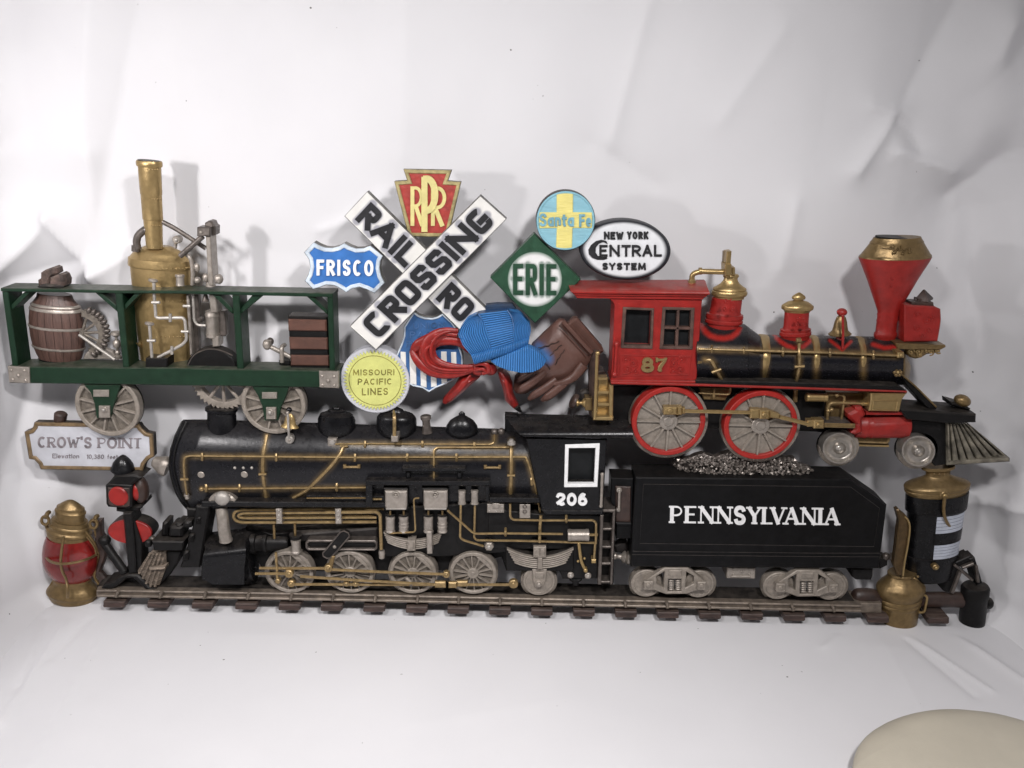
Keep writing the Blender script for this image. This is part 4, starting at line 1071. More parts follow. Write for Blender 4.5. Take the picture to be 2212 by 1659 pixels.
for pts in ([(960,1010,24,40),(820,1120,26,46),(700,1195,24,44),(655,1225,20,28)], [(1080,1090,22,40),(950,1190,24,46),(840,1260,22,44),(785,1305,18,26)], [(1230,1080,24,40),(1100,1190,25,46),(990,1275,24,46),(925,1315,18,26)], [(1380,930,22,56),(1270,1060,24,52),(1160,1120,26,40),(1040,1140,24,22)], [(900,960,24,26),(760,1040,24,34),(660,1110,20,30)]):
    M = Mesh().use('brown'); limb(M, S4, pts, flat=.7); M.link('finger', gl)
for pts in ([(880,745),(930,738),(960,720),(990,728),(1030,695),(1060,700),(1110,672)], [(1010,830),(1040,810),(1060,770),(1090,765),(1100,735),(1140,715)], [(1065,930),(1085,910),(1090,870),(1120,850),(1125,815),(1150,800),(1170,765)], [(930,900),(980,930),(1010,980)]):
    tube('stitch_line', S4, pts, 5, 26, 'dark_brown', gl, n=6)
# ---------------------------------------------------------------- red locomotive
# cab wall with two window openings is the main body
w1o = [(700,800),(1040,815),(1022,1257),(675,1247)]; w1i = [(738,828),(1012,838),(996,1222),(710,1216)]
w2o = [(1132,800),(1482,808),(1458,1264),(1098,1257)]; w2i = [(1165,830),(1442,836),(1424,1232),(1140,1226)]
red = plate('red_locomotive', R1, [(545,705),(1562,722),(1500,1602),(572,1604),(608,780),(590,745)], 40, 2, 'red', ROOT, 1.0, holes=[w1i, w2i], label='red and black old steam locomotive numbered 87 with flared smokestack')
def wframe(o, i, bars):
    M = Mesh(); plate('', R1, o, 41.6, 33, 'frame_brown', None, .6, holes=[i], M=M)
    for b in bars: plate('', R1, b, 40.5, 33, 'frame_brown', None, .5, M=M)
    return M.link('window_frame', red)
f1 = wframe(w1o, w1i, []); f2 = wframe(w2o, w2i, [[(1290,830),(1318,832),(1300,1232),(1268,1230)], [(1145,1012),(1438,1022),(1436,1048),(1143,1038)]])
plate('window_pane', R1, w1o, 28, 26, 'glass_black', red, .1); plate('window_pane', R1, w2o, 32.5, 30, 'glass_black', red, .1)
# roof
A = [R1(100,522), R1(110,570), R1(132,636)]; B_ = [R1(1596,514), R1(1622,590), R1(1646,652)]
patch('roof', A, B_, 30, 10, lambda u, v: 8+39*math.sin(v*math.pi/2), 'red', red, 0)
plate('cornice', R1, [(128,628),(1648,648),(1643,668),(160,655)], 47.5, 4, 'red', red, .9)
plate('cornice', R1, [(155,654),(1628,672),(1600,692),(182,678)], 45, 4, 'red', red, .9)
plate('cornice', R1, [(180,676),(1598,690),(1566,722),(200,704)], 43, 4, 'red', red, .9)
# carved panel
pa = [(665,1318),(1447,1332),(1418,1546),(660,1552)]
M = Mesh(); plate('', R1, pa, 40.9, 39, 'red', None, .3, holes=[[(678,1330),(1434,1344),(1406,1534),(673,1540)]], M=M); M.link('panel_frame', red)
def scroll(T, c, r, turns, a0, d, m, parent, k=1, w=7, ry=None, M=None):
    ry = ry or r; pts = []
    n = int(16*turns)
    for i in range(n+1):
        f = i/n; a = a0+k*2*math.pi*turns*f; q = 1-.85*f
        pts.append((c[0]+math.cos(a)*r*q, c[1]-math.sin(a)*ry*q))
    tube('', T, pts, w, d, m, None, M=M, n=6, curve=False, bend=0)
    ball('', T, pts[-1], w*1.7, d, m, None, M=M, n=8)
M = Mesh()
for sx, cx in ((1, 770), (-1, 1300)):
    scroll(R1, (cx-sx*40,1380), 45, 1.2, 0 if sx > 0 else math.pi, 40.3, 'red', None, k=sx, M=M)
    scroll(R1, (cx+sx*40,1410), 50, 1.3, math.pi/2, 40.3, 'red', None, k=-sx, M=M)
    scroll(R1, (cx-sx*30,1480), 52, 1.3, -math.pi/2, 40.3, 'red', None, k=sx, M=M)
    scroll(R1, (cx+sx*60,1500), 36, 1.1, 0, 40.3, 'red', None, k=-sx, M=M)
    tube('', R1, [(cx-sx*80,1530),(cx-sx*20,1520),(cx+sx*40,1490),(cx+sx*90,1440)], 7, 40.3, 'red', None, M=M, curve=True, n=6)
M.link('carved_scrolls', red)
text('8', R1, (897,1511), (1037,1512), (900,1350), 43.0, 39.5, 'gold', red, wt=.24, name='numeral')
M = Mesh().use('gold')
oc = [(1058,1352),(1075,1352),(1085,1362),(1130,1368),(1175,1352),(1185,1358),(1172,1395),(1140,1440),(1120,1475),(1128,1490),(1118,1505),(1090,1506),(1076,1488),(1085,1450),(1110,1415),(1135,1392),(1085,1392),(1078,1402),(1058,1402)]
slab(M, [xz(R1, oc, 43)], 43, 39.5, .5); M.link('numeral', red)
M = Mesh(); tube('', R1, [(632,1215),(612,1525)], 17, 44, 'red', None, M=M)
for c in ((630,1203),(610,1530)): ball('', R1, c, 30, 43, 'red', None, M=M)
M.link('handrail', red)
plate('sill', R1, [(566,1598),(1492,1606),(1490,1630),(580,1624)], 43, 2, 'red', red, .8)
# running board
plate('running_board', R3, [(15,290),(1000,312),(2200,352),(3242,388),(3242,405),(2200,374),(1000,337),(20,314)], 45, 4, 'red', red, .8)
plate('running_board_top', R3, [(935,268),(2212,300),(3155,328),(3242,386),(2200,350),(930,308)], 43, 6, 'matt_black', red, 1.0)
# boiler
def bar_col(segs, base, overspray, reach, more=()):
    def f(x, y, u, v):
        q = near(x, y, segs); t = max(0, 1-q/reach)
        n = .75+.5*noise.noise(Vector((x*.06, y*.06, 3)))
        c = mixc(base, overspray, .8*t*t*n)  # gold paint overspray beside pipes, bands and rails, fading with distance
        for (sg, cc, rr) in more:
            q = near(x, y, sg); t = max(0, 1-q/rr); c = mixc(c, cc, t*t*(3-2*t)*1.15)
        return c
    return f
BLK, GOLD_SPRAY = (.009,.009,.012), (.30,.19,.07)
rail_p = multi([(R1,[(1520,1255),(2212,1275)]),(R2,[(0,1328),(855,1352),(1590,1383)])])
bands = [[R2(150,1175),R2(165,1345),R2(140,1645)], [R2(690,1185),R2(712,1370),R2(700,1650)], [R2(1200,1200),R2(1222,1390),R2(1210,1640)]]
bsegs = [s for b in bands for s in segs_of(b)]+segs_of(multi([(R1,[(1590,1370),(1660,1375),(1715,1480),(1770,1580)])]))+segs_of(multi([(R2,[(515,1210),(520,1490),(490,1650)])]))+segs_of(rail_p)
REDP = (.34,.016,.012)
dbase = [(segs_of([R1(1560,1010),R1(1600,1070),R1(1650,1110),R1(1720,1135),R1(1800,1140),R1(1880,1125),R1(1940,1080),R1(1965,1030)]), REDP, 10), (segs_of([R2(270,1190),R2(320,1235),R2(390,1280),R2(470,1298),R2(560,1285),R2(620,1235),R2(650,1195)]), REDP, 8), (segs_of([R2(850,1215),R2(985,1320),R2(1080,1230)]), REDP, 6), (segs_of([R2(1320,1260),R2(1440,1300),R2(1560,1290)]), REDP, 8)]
prof = lambda v: 9+35*math.sin(math.pi*min(1, max(0, .02+v*.90)))**.8
bl = [R1(1505,1000), R1(1505,1610)]; fb = [R1(2055,1015), R1(2070,1612)]
patch('firebox', bl, fb, 60, 40, lambda u, v: prof(v)+3, 'paint_gloss', red, 2, col=bar_col(bsegs, BLK, GOLD_SPRAY, 15, dbase))
patch('firebox', [R1(2055,1015), R1(2075,1612)], [R2(100,1178), R2(60,1655)], 14, 40, lambda u, v: prof(v)+3*(1-u), 'paint_gloss', red, 2, col=bar_col(bsegs, BLK, GOLD_SPRAY, 15))
bA = [R2(95,1178), R2(60,1655)]; bB = [R2(1660,1205), R4(1040,320)]
patch('boiler', bA, bB, 150, 44, lambda u, v: prof(v), 'paint_gloss', red, 2, col=bar_col(bsegs, BLK, GOLD_SPRAY, 15, dbase))
for a, b_ in ((([(100,1172),(125,1300),(130,1400),(100,1650)]), [(190,1178),(205,1300),(205,1400),(165,1650)]), ([(650,1180),(680,1290),(682,1420),(665,1652)], [(725,1183),(745,1290),(745,1420),(735,1652)]), ([(1160,1195),(1195,1310),(1196,1430),(1172,1652)], [(1225,1198),(1250,1310),(1250,1430),(1225,1652)])):
    patch('boiler_band', [R2(*p) for p in a], [R2(*p) for p in b_], 4, 30, lambda u, v: prof(v)+1.3*math.sin(math.pi*u)**.3+.2, 'gold', red, 3)
M = Mesh(); tube('', PX, rail_p, 2.5, 47, 'pipe_gold', None, M=M, n=8)
for T, c in ((R1,(1665,1258)),(R1,(2015,1272)),(R2,(340,1342)),(R2,(852,1352)),(R2,(1325,1374))):
    tube('', T, [(c[0],c[1]-38,42),(c[0],c[1],49),(c[0],c[1]+40,44)], 15, 46, 'pipe_gold', None, M=M, n=8)
M.link('handrail', red)
M = Mesh(); lathe('', R1, (1505,1372), (1585,1374), [(0,55),(.6,52),(.65,28),(1,26)], 40, 'brass', None, M=M, n=16)
tube('', R1, [(1580,1370,44),(1660,1372,46),(1715,1480,46),(1772,1585,36)], 17, 44, 'pipe_gold', None, M=M, n=8); tube('', R1, [(1665,1510,48),(1765,1475,48)], 16, 48, 'pipe_gold', None, M=M, n=8); M.link('injector_pipe', red)
M = Mesh(); tube('', R2, [(512,1200,38),(518,1360,50),(520,1490,49),(488,1660,36)], 18, 46, 'pipe_gold', None, M=M, n=8)
lathe('', R2, (510,1195), (512,1225), [(0,28),(1,32)], 44, 'pipe_gold', None, M=M, n=12); tube('', R2, [(465,1505,49),(572,1498,49)], 16, 49, 'pipe_gold', None, M=M, n=8); M.link('sand_pipe', red)
# steam dome
sd = lathe('steam_dome', R1, (1772,1135), (1868,445), [(0,182),(.05,172),(.16,172),(.235,176),(.24,200),(.255,208),(.29,206),(.30,196),(.315,205),(.35,206),(.385,200),(.39,178),(.42,170),(.64,165)], 12, 'red', red, df=.62, n=44)
lathe('dome_cap', R1, (1851,705), (1878,440), [(0,165),(.08,168),(.12,188),(.20,197),(.30,192),(.34,178),(.38,186),(.44,176),(.52,140),(.62,104),(.72,84),(.78,76),(.86,74),(.88,84),(.94,88),(1,74)], 12, 'gold', red, df=.62, n=40)
M = Mesh()
box('', R1, 1812, 335, 1884, 462, 26, 6, 'gold', None, 1.2, M=M); plate('', R1, [(1832,196),(1884,192),(1872,345),(1820,345)], 22, 8, 'gold', None, 1, M=M)
box('', R1, 1884, 370, 1922, 460, 20, 6, 'gold', None, 1, M=M); plate('', R1, [(1800,196),(1832,190),(1824,345),(1792,350)], 10, 2, 'brass', None, 1, M=M)
M.link('safety_valve', red)
M = Mesh(); tube('', R1, [(1452,530,16),(1450,440,16),(1540,410,16),(1815,418,16)], 30, 16, 'gold', None, M=M, bend=6); lathe('', R1, (1525,408), (1555,408), [(0,40),(1,40)], 16, 'gold', None, M=M, n=14)
lathe('', R1, (1450,535), (1450,490), [(0,42),(.5,42),(.6,34),(1,32)], 16, 'gold', None, M=M, n=14); M.link('steam_pipe', red)
M = Mesh()
for T, cx, cy, q in ((R1,1850,770,1.0),(R2,530,1010,.9)):
    for sx in (1, -1):
        scroll(T, (cx+sx*35*q,cy-30*q), 28*q, 1.1, math.pi/2, 46-(10 if T is R2 else 0), 'red', None, k=sx, w=6, M=M)
        scroll(T, (cx+sx*48*q,cy+45*q), 30*q, 1.1, -math.pi/2, 46-(10 if T is R2 else 0), 'red', None, k=-sx, w=6, M=M)
M.link('dome_ornament', red)
# sand dome
lathe('sand_dome', R2, (462,1300), (494,880), [(0,158),(.12,152),(.32,156),(.33,160),(.345,172),(.42,172),(.44,160),(.46,166),(.50,164),(.52,140),(.60,134),(1,132)], 12, 'red', red, df=.6, n=40)
lathe('dome_cap', R2, (492,905), (518,695), [(0,140),(.08,150),(.14,172),(.22,176),(.32,172),(.36,160),(.40,150),(.52,110),(.58,62),(.62,48),(.66,70),(.74,76),(.82,66),(.92,38),(1,8)], 12, 'gold', red, df=.6, n=36)
# bell
bell = lathe('bell', R2, (958,1158), (975,935), [(0,112),(.02,122),(.06,124),(.12,108),(.22,86),(.4,76),(.65,66),(.85,50),(1,20)], 14, 'brass', red, df=.8, n=28)
M = Mesh(); ball('', R2, (982,910), 56, 16, 'red', None, ry=44, M=M); tube('', R2, [(990,945,32),(995,1150,33),(988,1315,36)], 14, 32, 'red', None, M=M, n=8)
lathe('', R2, (960,1325), (965,1150), [(0,100),(.25,88),(.6,50),(1,36)], 14, 'red', None, df=.8, M=M, n=24); M.link('bell_yoke', red)
# smokestack
lathe('smokestack', R2, (1436,1305), (1560,308), [(0,128),(.03,116),(.12,114),(.135,122),(.15,126),(.175,124),(.19,112),(.30,112),(.315,116),(.33,112),(.37,114),(.385,118),(.40,114),(.42,118),(.50,152),(.62,205),(.75,262),(.87,320),(.96,366),(1,382)], 10, 'red', red, df=.62, n=48)
lathe('stack_cap', R2, (1559,318), (1584,92), [(0,376),(.03,386),(.12,384),(.16,372),(.2,366),(.72,286),(.76,288),(.9,262),(1,250)], 10, 'brass', red, df=.62, n=48)
lathe('stack_mouth', R2, (1583,99), (1585,88), [(0,236),(1,236)], 10, 'matt_black', red, df=.62, n=40)
M = Mesh()
for i, (cx, cy, r_, k) in enumerate(((1530,205,30,1),(1600,215,36,-1),(1660,230,34,1),(1720,230,26,-1),(1560,260,28,-1),(1640,270,28,1),(1720,260,20,1))):
    scroll(R2, (cx,cy), r_, 1.1, i, 10+366*.62*K8*.6*(.83 if cy < 240 else .9), 'brass', None, k=k, w=6, M=M)
tube('', R2, [(1415,215,86*.6),(1500,222,52),(1580,235,54)], 6, 52, 'brass', None, M=M, n=6)
M.link('cap_ornament', red)
M = Mesh()
for i, (cx, cy, r_, k) in enumerate(((1540,540,40,1),(1590,610,36,-1),(1560,680,34,1),(1590,740,26,-1),(1520,620,22,1))):
    scroll(R2, (cx,cy), r_, 1.2, i, 10+(300-(cy-440)*.42)*.62*K8*.6, 'red', None, k=k, w=5, M=M)
M.link('stack_ornament', red)
# headlamp on its bracket
hl = plate('headlamp', R2, [(1665,832),(1990,850),(2060,878),(2066,990),(2055,1080),(2028,1232),(1662,1236)], 28, 2, 'red', red, 1.5)
M = Mesh(); plate('', R2, [(1745,800),(1980,805),(1990,850),(1740,845)], 24, 6, 'dark_brown', None, 1.2, M=M); plate('', R2, [(1815,765),(1925,770),(1935,810),(1810,806)], 20, 8, 'dark_brown', None, 1, M=M)
lathe('', R2, (1870,780), (1874,663), [(0,104),(.12,104),(.95,14),(1,4)], 14, 'dark_brown', None, M=M, n=4, df=1); M.link('lamp_cap', red)
M = Mesh()
for i, (cx, cy, r_) in enumerate(((1800,940,40),(1900,1000,46),(1810,1080,44),(1930,1110,40),(1850,1170,34),(1970,960,30))): scroll(R2, (cx,cy), r_, 1.2, i*1.3, 28.2, 'red', None, k=(-1)**i, w=5, M=M)
M.link('lamp_ornament', red)
plate('lamp_shelf', R2, [(1565,1250),(2112,1270),(2116,1292),(2060,1320),(1590,1318)], 33, 4, 'brass', red, 1)
M = Mesh(); plate('', R2, [(1680,1295),(2062,1300),(2058,1352),(1985,1365),(1915,1370),(1850,1410),(1790,1422),(1730,1405),(1700,1370)], 28, 6, 'brass', None, 2, M=M)
for i, (cx, cy, r_) in enumerate(((1735,1345,40),(1815,1340,42),(1830,1375,34),(1900,1330,36),(1950,1345,38),(2030,1330,36))): scroll(R2, (cx,cy), r_, 1.2, i*1.1, 30, 'gold', None, k=(-1)**i, w=8, M=M)
M.link('scroll_bracket', red)
M = Mesh(); plate('', R2, rect(1592,1350,1662,1410), 51, 34, 'gold', None, 1.2, M=M); rivet(R2, (1627,1380), 18, 51, 'gold', M); M.link('rail_end', red)
patch('smokebox_door', [R2(1645,1350), R2(1655,1500), R4(1040,320)], [R2(1668,1352), R2(1735,1500), R2(1715,1620), R4(1062,310)], 6, 24, lambda u, v: 40*math.sin(math.pi*(.08+v*.86))**.8*(1-u*u*.75)+4, 'brass', red, 2)
M = Mesh()
for k in range(6): ball('', R2, (1590+math.cos(k*1.05)*34,1565+math.sin(k*1.05)*32), 22, 40, 'brass', None, M=M, n=8)
ball('', R2, (1590,1565), 20, 43, 'gold', None, M=M, n=8); M.link('rosette', red)
# front brace, pilot deck, cowcatcher
M = Mesh(); plate('', R4, [(985,165),(1010,170),(1415,560),(1400,592),(1330,600),(1080,330)], 34, 6, 'matt_black', None, 1, M=M); tube('', R4, [(985,170,40),(1180,340,36),(1400,560,35)], 10, 36, 'brass', None, M=M, n=6); M.link('brace', red)
M = Mesh(); plate('', R4, [(1005,585),(1220,595),(1840,640),(1838,732),(1520,742),(1090,700)], 42, 2, 'matt_black', None, 2, M=M)
plate('', R4, [(1060,690),(1520,738),(1515,1185),(1390,1205),(1300,1100),(1080,900)], 26, 0, 'matt_black', None, 1, M=M); M.link('pilot_deck', red)
M = Mesh(); ball('', R4, (1685,490), 92, 26, 'brass', None, ry=66, dr=80, M=M, rot=-.35); plate('', R4, [(1555,500),(1700,540),(1780,580),(1770,610),(1560,545)], 30, 8, 'matt_black', None, 2, M=M); M.link('flag_socket', red)
cow = plate('cowcatcher', R4, [(1520,742),(1752,738),(2205,1118),(2205,1158),(1522,1198)], 12, 2, 'side_black', red, 1)
top = [1524,1548,1580,1612,1646,1680,1716,1750]; bot = [1530,1580,1662,1752,1850,1952,2058,2170]
for i in range(7):
    t0, t1, b0, b1 = top[i]+6, top[i+1]-5, bot[i]+8, bot[i+1]-12
    plate('slat', R4, [(t0,746),(t1,746),(b1,1150),(b0,1152)], 33-i*1.6, 20-i, 'slat_grey', red, 1.2)
plate('slat', R4, [(1752,742),(1766,750),(2200,1122),(2178,1140)], 21, 6, 'slat_grey', red, 1)
plate('cow_rim', R4, [(1520,742),(1546,742),(1558,1150),(2200,1118),(2205,1158),(1520,1198)], 30, 4, 'slat_grey', red, 1.5)
# cylinder, valve chest, plumbing
lathe('cylinder', R4, (505,778), (1098,768), [(0,60),(.02,118),(.16,124),(.17,128),(.20,130),(.205,122),(.29,124),(.30,130),(.88,132),(.89,126),(.985,126),(1,112)], 24, 'red', red, df=.75, n=40)
plate('steam_chest', R4, [(445,640),(525,600),(530,570),(600,565),(640,650),(600,690),(600,850),(520,870),(480,850),(540,760),(450,690)], 40, 12, 'red', red, 3)
plate('steam_chest', R4, [(640,610),(1075,612),(1070,650),(640,650)], 36, 8, 'red', red, 1)
M = Mesh(); plate('', R4, [(690,412),(1087,412),(1068,428),(1030,482),(1002,612),(668,606),(690,480)], 42, 4, 'gold', None, 1.2, M=M); M.link('valve_box', red)
plate('valve_box_panel', R4, [(715,488),(988,495),(972,606),(705,600)], 43.3, 40, 'gold', red, .8, holes=[[(727,500),(974,506),(960,596),(717,590)]])
fr = plate('frame', R3, [(0,330),(950,345),(2212,385),(2900,420),(2900,700),(2840,900),(2250,830),(1080,792),(1040,792),(130,770),(0,700)], 12, 0, 'matt_black', red, .8)
plate('frame_side', R4, [(210,400),(690,410),(690,600),(500,610),(400,700),(200,700)], 18, 6, 'brass', red, .8)
plate('frame_side', R4, [(530,880),(880,870),(885,990),(540,985)], 16, 4, 'brass', red, .8)
M = Mesh(); tube('', R4, [(530,938),(720,944),(880,950),(888,880)], 12, 22, 'pipe_gold', None, M=M, n=8); tube('', R4, [(540,975),(880,985)], 14, 18, 'gold', None, M=M, n=8); M.link('drain_pipe', red)
lathe('air_tank', R3, (2138,453), (2368,458), [(0,40),(.01,48),(.12,50),(.14,46),(.86,46),(.88,50),(.98,50),(1,40)], 28, 'gold', red, n=24)
M = Mesh(); tube('', R4, [(205,425),(380,430),(402,452),(368,705)], 14, 28, 'pipe_gold', None, M=M, n=8); tube('', R4, [(215,700),(222,560),(248,515),(390,515),(590,522)], 16, 30, 'pipe_gold', None, M=M, n=8)
for c in ((318,428),(225,600),(262,590)): ball('', R4, c, 26, 30, 'pipe_gold', None, M=M, n=10)
lathe('', R4, (580,522), (640,526), [(0,26),(1,26)], 30, 'gold', None, M=M, n=12); M.link('feed_pipe', red)
M = Mesh(); tube('', R3, [(970,405),(1310,425),(1318,350)], 12, 24, 'pipe_gold', None, M=M, n=8); plate('', R3, [(965,345),(1330,355),(1260,490),(1030,480)], 18, 8, 'brass', None, .8, M=M); tube('', R3, [(1135,370,24),(1135,455,26)], 16, 26, 'pipe_gold', None, M=M, n=8)
M.link('brake_pipe', red); tube('sand_pipe', R3, [(2025,370),(2020,500)], 26, 20, 'brass', red, n=8)
# wheels
for c in ((645,722),(1648,766)):
    spoked('driving_wheel', R3, c, 400, red, 41, 12, .865, 'wheel_red', 'wheel_silver', 12, .25, .045, mhub='silver', flange=1.075, phase=.0, fl_d=25, capr=.55)
M = Mesh(); MR = 'gold'
for x0, y0, x1, y1, d in ((592,566,735,650,51),(735,560,790,652,49),(790,574,826,640,48),(1535,588,1640,690,49),(1640,600,1742,696,51)): plate('', R3, rect(x0,y0,x1,y1), d, 40, MR, None, 1.6, M=M)
for c in ((665,607),(1690,650)): disc('', R3, c, 26, 53.5, 50, MR, None, 1, M=M)
tube('', R3, [(815,604),(1540,620)], 22, 47, MR, None, M=M, n=8, flat=.7); M.link('coupling_rod', red)
M = Mesh(); plate('', R3, [(1740,598),(1862,645),(1850,694),(1742,680)], 49, 40, MR, None, 1.4, M=M); tube('', R3, [(1850,668),(2170,748)], 24, 47, MR, None, M=M, n=8, flat=.7)
plate('', R4, rect(0,708,72,780), 48, 38, MR, None, 1.2, M=M); plate('', R4, rect(70,706,182,800), 50, 38, MR, None, 1.6, M=M); disc('', R4, (122,760), 22, 52, 49, MR, None, .8, M=M); M.link('connecting_rod', red)
M = Mesh()
for dy in (-16, 0, 16): tube('', R4, [(180,757+dy),(515,765+dy)], 9, 44, 'pipe_gold', None, M=M, n=6)
plate('', R4, [(180,730),(470,735),(515,800),(180,785)], 42, 20, 'side_black', None, 1, M=M); M.link('piston_rod', red)
for c in ((347,1010),(1207,1040)):
    M = Mesh(); disc('', R4, c, 215, 26, 18, 'wheel_silver', None, 1, M=M, n=48); disc('', R4, c, 205, 18.5, 2, 'matt_black', None, .5, M=M, n=48)
    dome('', PX, [(p.x, p.y) for p in []] or [R4(*q) for q in cdisc(c[0], c[1], 183, 168, 48)], lambda t: 36-(6.0*math.sin(min(1, max(0, (t-.08)/.35))*math.pi/2)) if t < .62 else 30+7*math.sin((t-.62)/.38*math.pi/2)**.8, 'pony_silver', None, 20, 26, M=M, close=False)
    ball('', R4, (c[0]+4, c[1]+6), 22, 37, 'bright_silver', None, M=M, n=10); M.link('pony_wheel', red)
# gold steps
M = Mesh(); plate('', S4, [(1485,770),(1560,790),(1545,1000),(1600,1000),(1640,1070),(1500,1540),(1440,1480),(1440,960)], 22, 1, 'dark_brown', None, 1, M=M); st = M.link('step_frame', red)
M = Mesh(); tube('', S4, [(1524,815),(1500,1510)], 19, 44, 'gold', None, M=M); ball('', S4, (1530,803), 28, 44, 'gold', None, M=M); M.link('grab_post', red)
M = Mesh(); plate('', S4, [(1545,1078),(1640,1078),(1655,1500),(1520,1500)], 30, 6, 'gold', None, .5, M=M)
for y, x1 in ((1088,1640),(1238,1655),(1368,1660)): plate('', S4, rect(1530,y-16,x1,y+14), 41, 28, 'gold', None, .8, M=M)
plate('', S4, [(1655,1150),(1702,1160),(1695,1505),(1655,1500)], 42, 8, 'gold', None, .8, M=M); plate('', S4, [(1482,1500),(1702,1500),(1698,1540),(1482,1536)], 45, 8, 'gold', None, 1, M=M)
for c in ((1500,1520),(1680,1522)): rivet(S4, c, 12, 45, 'gold', M)
M.link('steps', red)
M = Mesh(); box('', S4, 1395, 1295, 1472, 1432, 30, 6, 'brass', None, 1, M=M); lathe('', S4, (1300,1345), (1400,1345), [(0,42),(.15,40),(.35,18),(.55,22),(.75,50),(1,60)], 22, 'gold', None, M=M, n=20)
lathe('', S4, (1245,1310), (1305,1340), [(0,60),(.2,84),(.7,86),(1,50)], 14, 'dark_brown', None, M=M, n=22); plate('', S4, [(1340,1240),(1400,1212),(1450,1230),(1460,1300),(1340,1330)], 14, 2, 'side_black', None, 2, M=M); M.link('buffer', red)
# ---------------------------------------------------------------- black locomotive
LA = [L2(200,335),L2(130,480),L2(80,640),L2(60,800),L2(80,930),L2(130,1100),L2(200,1220),L2(262,1290)]
LB = [L4(540,400),L4(552,520),L4(566,640),L4(590,760),L4(615,880),L4(640,980),L4(662,1080),L4(680,1180)]
pA = multi([(L2,[(268,1150),(240,960),(230,780),(240,718),(300,704),(2212,722)]),(L3,[(895,664),(1430,664),(2165,660)]),(L4,[(525,662),(562,745),(650,1075),(690,1315)])])
pB = multi([(L2,[(430,1065),(1000,1060),(2200,1050)]),(L3,[(450,995)])])
pC = [L2(1975,595),L2(1945,670),L2(1850,800),L2(1700,955),L2(1560,1090),L2(1420,1165)]
pD = multi([(L2,[(1880,576),(2212,572)]),(L3,[(1060,520),(1795,525),(1842,505),(1845,420)])])
pE = [L3(2020,555),L3(1215,558),L3(1185,590),L3(1185,900)]
pF = [L3(2030,480),L3(2026,860),L3(2018,1100)]
pG = [L2(1135,478),L2(1095,690),L2(1092,900),L2(1130,1175)]
gsegs = sum([segs_of(p) for p in (pA, pB, pC, pD, pE, pF, pG)], [])
d206 = lambda v: 7+34*math.sin(math.pi*min(1, .03+v*.84))**.75
lco = patch('black_locomotive', LA, LB, 260, 56, lambda u, v: d206(v)*(1-.25*max(0, 1-u*14)), 'paint_gloss', ROOT, 1, col=bar_col(gsegs, (.009,.009,.011), (.24,.165,.075), 13), label='black steam locomotive numbered 206 with gold pipes standing on the track')
def d_at(T, c):
    x, y = T(*c) if T else c
    # depth of the boiler surface below a picture point
    t = min(1, max(0, (x-LA[0][0])/(LB[0][0]-LA[0][0])))
    y0 = LA[0][1]+(LB[0][1]-LA[0][1])*t; y1 = LA[-1][1]+(LB[-1][1]-LA[-1][1])*t
    return d206(min(1, max(0, (y-y0)/(y1-y0))))
def pipe(name, path, r, m='pipe_gold', lift=1.5, clamps=(), parent=lco):
    M = Mesh(); q = []
    for a, b in zip(path, path[1:]):
        n = max(1, int(math.hypot(b[0]-a[0], b[1]-a[1])/25))
        for k in range(n): q.append((a[0]+(b[0]-a[0])*k/n, a[1]+(b[1]-a[1])*k/n))
    q.append(path[-1])
    pts = [(x, y, d_at(None, (x, y))+lift) for x, y in q]
    tube('', PX, pts, r*K8, 40, m, None, M=M, n=8, bend=4)
    for T, c in clamps:
        d = d_at(T, c)+lift
        tube('', T, [(c[0],c[1]-36,d-1),(c[0],c[1],d+1.6),(c[0],c[1]+38,d-1)], 16, d, m, None, M=M, n=8)
    return M.link(name, parent)
pipe('handrail', pA, 11.5, clamps=[(L2,(432,712)),(L2,(1237,718)),(L2,(2095,722)),(L3,(895,664)),(L3,(1432,664)),(L4,(590,925))])
pipe('handrail', pB, 11.5, clamps=[(L2,(475,1052)),(L2,(838,1052)),(L2,(1897,1045)),(L3,(125,985))])
pipe('feed_pipe', pC, 18); pipe('feed_pipe', pD, 11, clamps=[(L3,(435,525)),(L3,(1060,525)),(L3,(1627,540))])
pipe('feed_pipe', pE, 13, lift=2.6); pipe('feed_pipe', pF, 21, lift=2.0, clamps=[]); pipe('boiler_band', pG, 20, lift=.6)
for T, c in ((L2,(240,960)),(L2,(1090,905)),(L3,(2026,862)),(L2,(1975,598))): tube('pipe_fitting', T, [(c[0]-42,c[1]),(c[0]+42,c[1])], 15, d_at(T, c)+3, 'pipe_gold', lco, n=8)
ball('pipe_fitting', L2, (425,1065), 27, d_at(L2,(425,1065))+2, 'pipe_gold', lco)
lathe('pipe_nut', L2, (258,1120), (270,1170), [(0,24),(.3,30),(.4,22),(1,22)], d_at(L2,(268,1150))+1, 'silver', lco, n=12)
for c in ((416,915),(888,912)): disc('blank_flange', L2, c, 38, d_at(L2, c)+1.2, 10, 'silver', lco, .8)
M = Mesh()
for c in ((786,836),(880,836),(971,836)): rivet(L2, c, 17, d_at(L2, c)+.6, 'bright_silver', M)
M.link('rivets', lco)
for T, c in ((L3,(288,770)),(L3,(1822,776))):
    d = d_at(T, c)+1; M = Mesh(); tube('', T, [(c[0]-75,c[1],d+1),(c[0]+75,c[1],d+1)], 13, d, 'pipe_gold', None, M=M, n=8)
    for sx in (-1, 1): plate('', T, rect(c[0]+sx*78-16,c[1]-20,c[0]+sx*78+16,c[1]+20), d+1.6, 20, 'brass', None, .6, M=M)
    M.link('grab_handle', lco)
for c0, hx in (((1845,562),1),):
    M = Mesh(); d = d_at(L2, c0)+3; plate('', L2, rect(1795,520,1895,607), d, 8, 'silver', None, 1.2, M=M); disc('', L2, c0, 32, d+2, d-1, 'bright_silver', None, .6, M=M, n=6); M.link('check_valve', lco)
